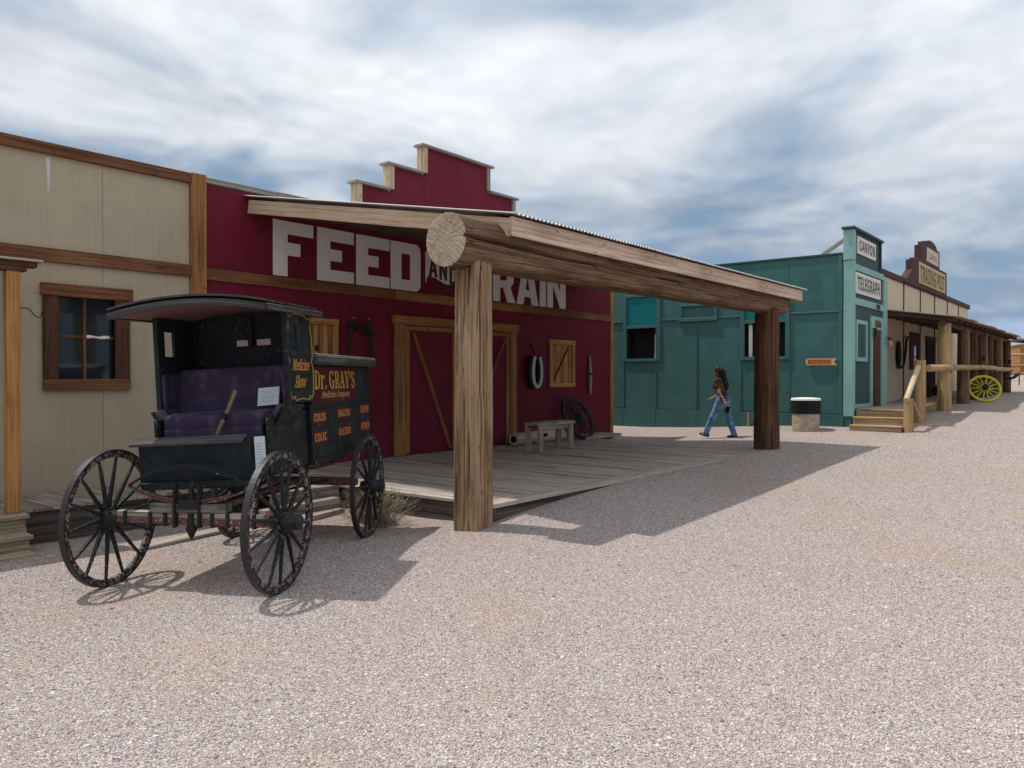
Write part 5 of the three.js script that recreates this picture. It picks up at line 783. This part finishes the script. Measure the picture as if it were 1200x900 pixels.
// ---------------------------------------------------------------- things on the porch
{
  const b = thing('plank_bench', 'small grey weathered plank bench on the porch floor', 'bench', [12.42, 0.234, -8.98]);
  mesh('seat', cbox(1.22, 0.06, 0.36, M.grey).translate(0.02, 0.525, 0), M.grey, b); mesh('apron', cbox(1.04, 0.09, 0.03, M.grey).translate(0, 0.448, 0.12), M.grey, b); mesh('apron', cbox(1.04, 0.09, 0.03, M.grey).translate(0, 0.448, -0.12), M.grey, b);
  for (const x of [-0.5, 0.5]) for (const z of [-0.12, 0.12]) mesh('leg', cbox(0.12, 0.49, 0.07, M.grey, { grain: 1 }).rotateZ(rr(-0.02, 0.02)).translate(x, 0.247, z * 1.22), M.grey, b);
  const l = thing('driftwood_log', 'pale hollow driftwood log lying at the foot of the red wall', 'log', [12.72, 0.36, -10.12]);
  const pl = wood([0.66, 0.62, 0.56], [0.52, 0.47, 0.41], [0.26, 0.22, 0.18], { seed: 130, W: 512, H: 256 }), lp = (a, t) => 0.125 * (1 + 0.22 * (n3(Math.cos(a) * 1.3 + 8, Math.sin(a) * 1.3 + 8, t * 6, 7) - 0.5) * 2) * (1 - 0.25 * Math.exp(-(((t - 0.3) / 0.06) ** 2)));
  mesh('trunk', timberG(1.75, lp, { na: 32, nl: 40 }), pl, l); mesh('hollow', new THREE.CircleGeometry(0.075, 20).rotateY(-Math.PI / 2).translate(-0.004, 0, 0), M.dark, l); mesh('knot_hole', new THREE.SphereGeometry(1, 14, 8).scale(0.1, 0.045, 0.03).translate(0.95, 0.04, 0.115), M.dark, l);
  const c = thing('horse_collar', 'pale padded horse collar hanging on the red wall', 'collar', [13.72, 1.43, -10.33]);
  const pad = std([0.62, 0.57, 0.52], { roughness: 0.9 }), ring = []; for (let i = 0; i <= 40; i++) { const a = (i / 40 * 2 - 1) * Math.PI * 0.8; ring.push([0.15 * Math.sin(a) * (1 + 0.12 * Math.cos(a)), 0.37 - 0.36 * Math.cos(a), 0.07]); }
  mesh('pad', tubeG(ring, 0.042, 80, 10), pad, c); mesh('leather', tubeG(ring.map(([x, y, z]) => [x * 1.15 - 0.06, y, z - 0.05]), 0.06, 80, 8), M.black, c); mesh('hanging_strap', tubeG([[-0.02, 0.7, 0.02], [-0.06, 0.82, 0.0], [-0.12, 0.95, -0.02]], 0.018, 10), M.black, c);
  const h = thing('wooden_hame', 'slim grey wooden hame hanging near the right end of the red wall', 'hame', [15.98, 1.24, -10.35]);
  const hp = (a, t) => 0.028 + 0.022 * Math.sin(Math.PI * clamp(t * 1.15)) ; mesh('staff', timberG(0.92, hp, { na: 12, nl: 16 }).applyMatrix4(toUp).rotateZ(0.02), M.grey, h); mesh('iron_band', cbox(0.11, 0.05, 0.1, M.iron).translate(0, 0.48, 0), M.iron, h); mesh('iron_tip', cbox(0.02, 0.16, 0.02, M.iron).translate(-0.01, 0.98, 0), M.iron, h);
  const k = thing('ox_yoke', 'black bow harness hanging on the red wall above the wagon box', 'harness', [8.8, 1.95, -10.33]);
  mesh('bow', tubeG([[-0.24, -0.05, 0], [-0.235, 0.25, 0.02], [-0.2, 0.55, 0.03], [-0.17, 0.66, 0.03]], 0.03, 20), M.iron, k); mesh('bow', tubeG([[0.27, -0.05, 0], [0.23, 0.2, 0.02], [0.17, 0.5, 0.03], [0.16, 0.69, 0.03]], 0.03, 20), M.iron, k); mesh('cross_bar', tubeG([[-0.2, 0.58, 0.04], [0, 0.5, 0.05], [0.2, 0.47, 0.04], [0.27, 0.42, 0.03]], 0.04, 20), M.iron, k); for (const x of [-0.17, 0.16]) mesh('brass_knob', new THREE.SphereGeometry(0.028, 10, 8).translate(x, 0.69, 0.04), std([0.25, 0.23, 0.2], { roughness: 0.35, metalness: 0.8 }), k);
}
{ // loose boards on the ground under and behind the wagon
  const gb = (a, b, w, t, label) => tag(bar('loose_board', undefined, a, b, w, t, M.grey), label, 'board');
  gb([3.72, ground(3.72, -7.7) + 0.02, -7.72], [5.3, ground(5.3, -8.1) + 0.035, -8.1], 0.15, 0.035, 'long grey board lying on the ground behind the wagon');
  gb([5.25, ground(5.3, -7.95) + 0.03, -7.75], [6.45, ground(6.4, -7.95) + 0.03, -8.0], 0.22, 0.06, 'thick plank on the ground before the landing');
  gb([5.35, ground(5.3, -8) + 0.12, -8.02], [6.5, ground(6.4, -8) + 0.12, -8.10], 0.14, 0.12, 'squared timber lying against the landing face');
}
{ // dry bush at the corner of the porch
  const s = thing('dry_sagebrush', 'dry straggly grey-green sagebrush beside the porch corner', 'bush', [6.22, ground(6.2, -7.05) - 0.02, -7.05]);
  const geos = [[], []]; for (let i = 0; i < 420; i++) {
    const a = rr(0, 6.28), sp = Math.pow(rnd(), 0.7) * 0.36, h = rr(0.12, 0.42), bx = rr(-0.12, 0.12), bz = rr(-0.3, 0.3); let p = [bx, 0, bz]; const pts = [p]; for (let k = 1; k <= 4; k++) { const t = k / 4; pts.push([bx + Math.cos(a) * sp * t + rr(-0.03, 0.03), h * Math.sin(t * 1.5) + rr(-0.01, 0.02), bz + Math.sin(a) * sp * 1.1 * t + rr(-0.03, 0.03)]); }
    geos[i % 3 ? 0 : 1].push(tubeG(pts, rr(0.0012, 0.0032), 5, 3));
    if (i % 2) { const q = pts[3 + (rnd() < 0.5 ? 1 : 0)]; for (let k = 0; k < 4; k++) { const lf = new THREE.PlaneGeometry(0.007, 0.03); lf.rotateX(rr(-1, 1)).rotateY(rr(0, 6)).translate(q[0] + rr(-0.03, 0.03), q[1] + rr(-0.03, 0.03), q[2] + rr(-0.03, 0.03)); geos[1].push(lf); } }
  }
  mesh('twigs', mergeGeometries(geos[0]), std([0.33, 0.27, 0.19], { roughness: 1 }), s); mesh('leafy_twigs', mergeGeometries(geos[1].map((g) => g)), std([0.25, 0.245, 0.15], { roughness: 1, side: THREE.DoubleSide }), s);
}
// ---------------------------------------------------------------- the walking woman (local x forward, y up, z towards her right)
function field(fn, lo, hi, res) {
  const mc = new MarchingCubes(res, undefined, false, false, 200000); mc.isolation = 0; const h = res / 2;
  for (let k = 0; k < res; k++) for (let j = 0; j < res; j++) for (let i = 0; i < res; i++) { const p = [i, j, k].map((q, a) => lerp(lo[a], hi[a], (q / h - 1 + 1) / 2)); mc.field[i + j * res + k * res * res] = -fn(p[0], p[1], p[2]); }
  mc.update(); const n = mc.count * 1, P = new Float32Array(n * 3);
  for (let i = 0; i < n; i++) for (let a = 0; a < 3; a++) P[i * 3 + a] = lerp(lo[a], hi[a], (mc.positionArray[i * 3 + a] + 1) / 2);
  let g = new THREE.BufferGeometry(); g.setAttribute('position', new THREE.BufferAttribute(P, 3)); g = mergeVertices(g, 1e-5); g.computeVertexNormals(); return g;
}
const cap = (x, y, z, a, b, ra, rb) => { const dx = b[0] - a[0], dy = b[1] - a[1], dz = b[2] - a[2], t = clamp(((x - a[0]) * dx + (y - a[1]) * dy + (z - a[2]) * dz) / (dx * dx + dy * dy + dz * dz)); return Math.hypot(x - a[0] - dx * t, y - a[1] - dy * t, z - a[2] - dz * t) - lerp(ra, rb, t); };
const smin = (a, b, k) => { const h = clamp(0.5 + 0.5 * (b - a) / k); return lerp(b, a, h) - k * h * (1 - h); };
const ell = (x, y, z, c, r) => { const q = Math.hypot((x - c[0]) / r[0], (y - c[1]) / r[1], (z - c[2]) / r[2]); return (q - 1) * Math.min(...r); };
{
  const w = thing('person', 'woman in dark top and blue jeans walking past the teal wall', 'person', [17.3, ground(17.3, -7.55) + 0.004, -7.55], Math.PI / 2 + 0.06);
  const J = { hip: 0.86, f: [[0.02, 0.86, -0.085], [0.21, 0.475, -0.09], [0.375, 0.115, -0.085]], b: [[-0.01, 0.86, 0.085], [-0.10, 0.47, 0.08], [-0.235, 0.10, 0.075]] };
  // her left arm (-z, towards the camera) swings back, the right one forward
  const A = { l: [[0.085, 1.31, -0.155], [0.02, 1.05, -0.205], [-0.115, 0.83, -0.205]], r: [[0.085, 1.31, 0.155], [0.09, 1.05, 0.205], [0.285, 0.93, 0.17]] };
  const torso = (x, y, z) => { const t = clamp((y - 0.85) / 0.5), cx = 0.0 + 0.085 * t; let d = ell(x, y, z, [0.0, 0.87, 0], [0.125, 0.14, 0.165]); d = smin(d, ell(x, y, z, [0.035, 1.04, 0], [0.095, 0.17, 0.125]), 0.08); d = smin(d, ell(x, y, z, [0.075, 1.22, 0], [0.108, 0.17, 0.15]), 0.07); d = smin(d, cap(x, y, z, [0.085, 1.32, -0.13], [0.085, 1.32, 0.13], 0.06, 0.06), 0.06); d = smin(d, ell(x, y, z, [0.16, 1.2, -0.06], [0.06, 0.06, 0.06]), 0.04); d = smin(d, ell(x, y, z, [0.16, 1.2, 0.06], [0.06, 0.06, 0.06]), 0.04); return smin(d, ell(x, y, z, [-0.07, 0.87, 0], [0.085, 0.1, 0.14]), 0.05); };
  const leg = (x, y, z, L, g = 0) => smin(cap(x, y, z, L[0], L[1], 0.092 + g, 0.062 + g), cap(x, y, z, L[1], L[2], 0.062 + g, 0.042 + g * 1.7), 0.03);
  const arm = (x, y, z, q) => smin(cap(x, y, z, q[0], q[1], 0.048, 0.038), cap(x, y, z, q[1], q[2], 0.038, 0.026), 0.02);
  const HC = [0.13, 1.52, 0];
  const head = (x, y, z) => { let d = ell(x, y, z, [0.115, 1.545, 0], [0.098, 0.098, 0.078]); d = smin(d, ell(x, y, z, [0.145, 1.475, 0], [0.062, 0.075, 0.055]), 0.04); d = smin(d, cap(x, y, z, [0.205, 1.525, 0], [0.222, 1.498, 0], 0.008, 0.014), 0.014); d = smin(d, ell(x, y, z, [0.197, 1.462, 0], [0.016, 0.007, 0.022]), 0.008); d = smin(d, ell(x, y, z, [0.185, 1.43, 0], [0.02, 0.018, 0.024]), 0.02); for (const s of [-1, 1]) d = smin(d, ell(x, y, z, [0.11, 1.51, s * 0.078], [0.022, 0.032, 0.01]), 0.006); return smin(d, cap(x, y, z, [0.085, 1.35, 0], [0.115, 1.46, 0], 0.055, 0.048), 0.03); };
  const hand = (c, dir, q, s) => (x, y, z) => { // palm, four fingers, thumb; dir along the forearm, curl towards q
    const at = (u, v, t) => [c[0] + dir[0] * u + q[0] * v, c[1] + dir[1] * u + q[1] * v, c[2] + dir[2] * u + q[2] * v + t];
    let d = smin(cap(x, y, z, at(0.0, 0, -0.012), at(0.075, 0.004, -0.022), 0.02, 0.016), cap(x, y, z, at(0.0, 0, 0.012), at(0.07, 0.004, 0.022), 0.02, 0.015), 0.015);
    [[-0.03, 0.9], [-0.01, 1], [0.01, 0.96], [0.03, 0.78]].forEach(([t, l]) => { const a = at(0.075, 0.004, t * 0.9), b = at(0.075 + 0.035 * l, 0.014, t), e = at(0.075 + 0.055 * l, 0.036, t); d = smin(d, Math.min(cap(x, y, z, a, b, 0.0095, 0.0085), cap(x, y, z, b, e, 0.0085, 0.0075)), 0.004); });
    const a = at(0.018, 0.008, -0.026 * s), b = at(0.05, 0.026, -0.042 * s), e = at(0.075, 0.04, -0.035 * s); return smin(d, Math.min(cap(x, y, z, a, b, 0.012, 0.0095), cap(x, y, z, b, e, 0.0095, 0.008)), 0.008);
  };
  const nrm = (a) => { const l = Math.hypot(...a); return a.map((v) => v / l); };
  const dl = nrm([A.l[2][0] - A.l[1][0], A.l[2][1] - A.l[1][1], 0]), dr = nrm([A.r[2][0] - A.r[1][0], A.r[2][1] - A.r[1][1], 0]);
  const skinField = (x, y, z) => { let d = torso(x, y, z) + 0.006; d = smin(d, leg(x, y, z, J.f), 0.05); d = smin(d, leg(x, y, z, J.b), 0.05); d = smin(d, arm(x, y, z, A.l), 0.025); d = smin(d, arm(x, y, z, A.r), 0.025); return smin(d, head(x, y, z), 0.02); };
  const skin = std([0.46, 0.27, 0.19], { roughness: 0.55 });
  const gb = field(skinField, [-0.42, 0.04, -0.3], [0.56, 1.68, 0.3], 112);
  const hl = hand(A.l[2], dl, [dl[1] * -1 * -1 * 0.9, -dl[0] * 0.9, 0], 1), hr = hand(A.r[2], dr, [-dr[1], dr[0], 0].map((v) => v * 0.9), -1);
  const box3 = (c, r) => [[c[0] - r, c[1] - r, c[2] - r], [c[0] + r, c[1] + r, c[2] + r]];
  const cl = [A.l[2][0] + dl[0] * 0.06, A.l[2][1] + dl[1] * 0.06, A.l[2][2]], crr = [A.r[2][0] + dr[0] * 0.06, A.r[2][1] + dr[1] * 0.06, A.r[2][2]];
  mesh('body', mergeGeometries([gb, field(hl, ...box3(cl, 0.105), 60), field(hr, ...box3(crr, 0.105), 60)]), skin, w);
  const sleeve = (x, y, z, q) => Math.max(cap(x, y, z, q[0], q[1], 0.062, 0.056), cap(x, y, z, q[0], [lerp(q[0][0], q[1][0], 0.42), lerp(q[0][1], q[1][1], 0.42), lerp(q[0][2], q[1][2], 0.42)], 0.075, 0.075));
  const shirt = field((x, y, z) => { let d = torso(x, y, z) - 0.012 - 0.008 * (n3(x * 9 + 9, y * 9, z * 9 + 9, 3) - 0.5); d = smin(d, Math.min(sleeve(x, y, z, A.l), sleeve(x, y, z, A.r)), 0.03); return Math.max(d, 0.905 - y, y - 1.385 + 0.25 * Math.max(0, x - 0.1)); }, [-0.2, 0.85, -0.3], [0.34, 1.42, 0.3], 84);
  const st = tex(256, 256, (u, v) => { const a = fbm(u * 6, v * 6, 4, 6, 6, 301), c = mix3([0.05, 0.028, 0.022], [0.17, 0.07, 0.045], sstep(0.45, 0.62, a)); return [...c, a]; }, false);
  const sm = std(null, { map: st.map, roughness: 0.9 }); { const p = shirt.attributes.position, u = new Float32Array(p.count * 2); for (let i = 0; i < p.count; i++) { u[i * 2] = (p.getX(i) + p.getZ(i)) * 3; u[i * 2 + 1] = p.getY(i) * 3; } shirt.setAttribute('uv', new THREE.BufferAttribute(u, 2)); }
  mesh('shirt', shirt, sm, w);
  const jf = (x, y, z) => { const wr = 0.012 * (n3(x * 11 + 9, y * 16 + 9, z * 11 + 9, 5) - 0.5); let d = smin(torso(x, y, z) - 0.01, leg(x, y, z, J.f, 0.013), 0.05); d = smin(d, leg(x, y, z, J.b, 0.013), 0.05); return Math.max(d - wr, y - 0.965, 0.065 - y); };
  const jeans = field(jf, [-0.42, 0.02, -0.26], [0.56, 1.0, 0.26], 112);
  const jt = tex(256, 256, (u, v) => { const a = fbm(u * 5, v * 4, 4, 5, 4, 311), f = vn(u * 100, v * 128, 100, 128, 313), c = mix3([0.09, 0.17, 0.33], [0.22, 0.34, 0.53], sstep(0.4, 0.68, a)); return [c[0] * (0.85 + 0.3 * f), c[1] * (0.85 + 0.3 * f), c[2] * (0.85 + 0.3 * f), a]; }, false);
  { const p = jeans.attributes.position, u = new Float32Array(p.count * 2); for (let i = 0; i < p.count; i++) { u[i * 2] = (p.getX(i) + p.getZ(i)) * 2; u[i * 2 + 1] = p.getY(i) * 1.4; } jeans.setAttribute('uv', new THREE.BufferAttribute(u, 2)); }
  mesh('jeans', jeans, std(null, { map: jt.map, roughness: 0.9 }), w);
  const hairM = std([0.016, 0.011, 0.010], { roughness: 0.5 });
  const hair = field((x, y, z) => { let d = ell(x, y, z, [0.10, 1.555, 0], [0.108, 0.102, 0.09]); d = Math.max(d, -ell(x, y, z, [0.215, 1.49, 0], [0.075, 0.095, 0.12])); let t = cap(x, y, z, [0.03, 1.53, 0], [-0.055, 1.22, 0], 0.085, 0.075); t = smin(t, cap(x, y, z, [-0.055, 1.24, 0], [-0.085, 1.13, 0], 0.07, 0.035), 0.04); for (const s of [-1, 1]) t = smin(t, cap(x, y, z, [0.075, 1.52, s * 0.075], [0.03, 1.27, s * 0.095], 0.03, 0.03), 0.03); return smin(d, t, 0.03) - 0.014 * (n3(x * 26 + 9, y * 7, z * 30 + 9, 9) - 0.5); }, [-0.2, 1.04, -0.2], [0.26, 1.7, 0.2], 84);
  mesh('hair', hair, hairM, w);
  const gl = new THREE.Group(); gl.name = 'sunglasses'; w.add(gl); for (const s of [-1, 1]) { mesh('lens', new THREE.SphereGeometry(1, 14, 10).scale(0.012, 0.022, 0.028).translate(0.202, 1.528, s * 0.034), M.black, gl); mesh('temple', tubeG([[0.195, 1.532, s * 0.062], [0.15, 1.532, s * 0.077], [0.10, 1.525, s * 0.083]], 0.004, 8), M.black, gl); }
  const shoeM = std([0.09, 0.07, 0.055], { roughness: 0.7 }), shoe = (a, rot) => { const g = field((x, y, z) => { let d = cap(x, y, z, [-0.045, 0.045, 0], [0.02, 0.045, 0], 0.042, 0.042); d = smin(d, cap(x, y, z, [0.02, 0.038, 0], [0.135, 0.026, 0], 0.04, 0.03), 0.03); return Math.max(smin(d, cap(x, y, z, [-0.03, 0.05, 0], [-0.02, 0.1, 0], 0.038, 0.04), 0.02), 0.004 - y); }, [-0.12, -0.02, -0.08], [0.2, 0.16, 0.08], 44); g.rotateZ(rot); g.translate(...a); return g; };
  mesh('shoe', shoe([0.39, 0.015, -0.085], 0.28), shoeM, w); mesh('shoe', shoe([-0.235, 0.0, 0.075], -0.0), shoeM, w);
  const p = thing('small_black_bag', 'small black purse held in the walking woman’s hand', 'purse'); const hp = [A.l[2][0] + dl[0] * 0.13, A.l[2][1] + dl[1] * 0.13 - 0.05, A.l[2][2] + 0.0];
  const bg = mesh('pouch', cbox(0.10, 0.16, 0.045, M.black, { ch: 0.012 }), M.black, p); bg.rotation.z = 0.35; mesh('wrist_strap', new THREE.TorusGeometry(0.035, 0.005, 6, 18).translate(0, 0.095, 0), M.black, bg);
  w.updateMatrixWorld(true); p.position.set(...hp).applyMatrix4(w.matrixWorld); p.rotation.y = w.rotation.y;
}
scene.traverse((o) => { if (o.isMesh) { o.castShadow = true; o.receiveShadow = true; } });
renderer.render(scene, camera);
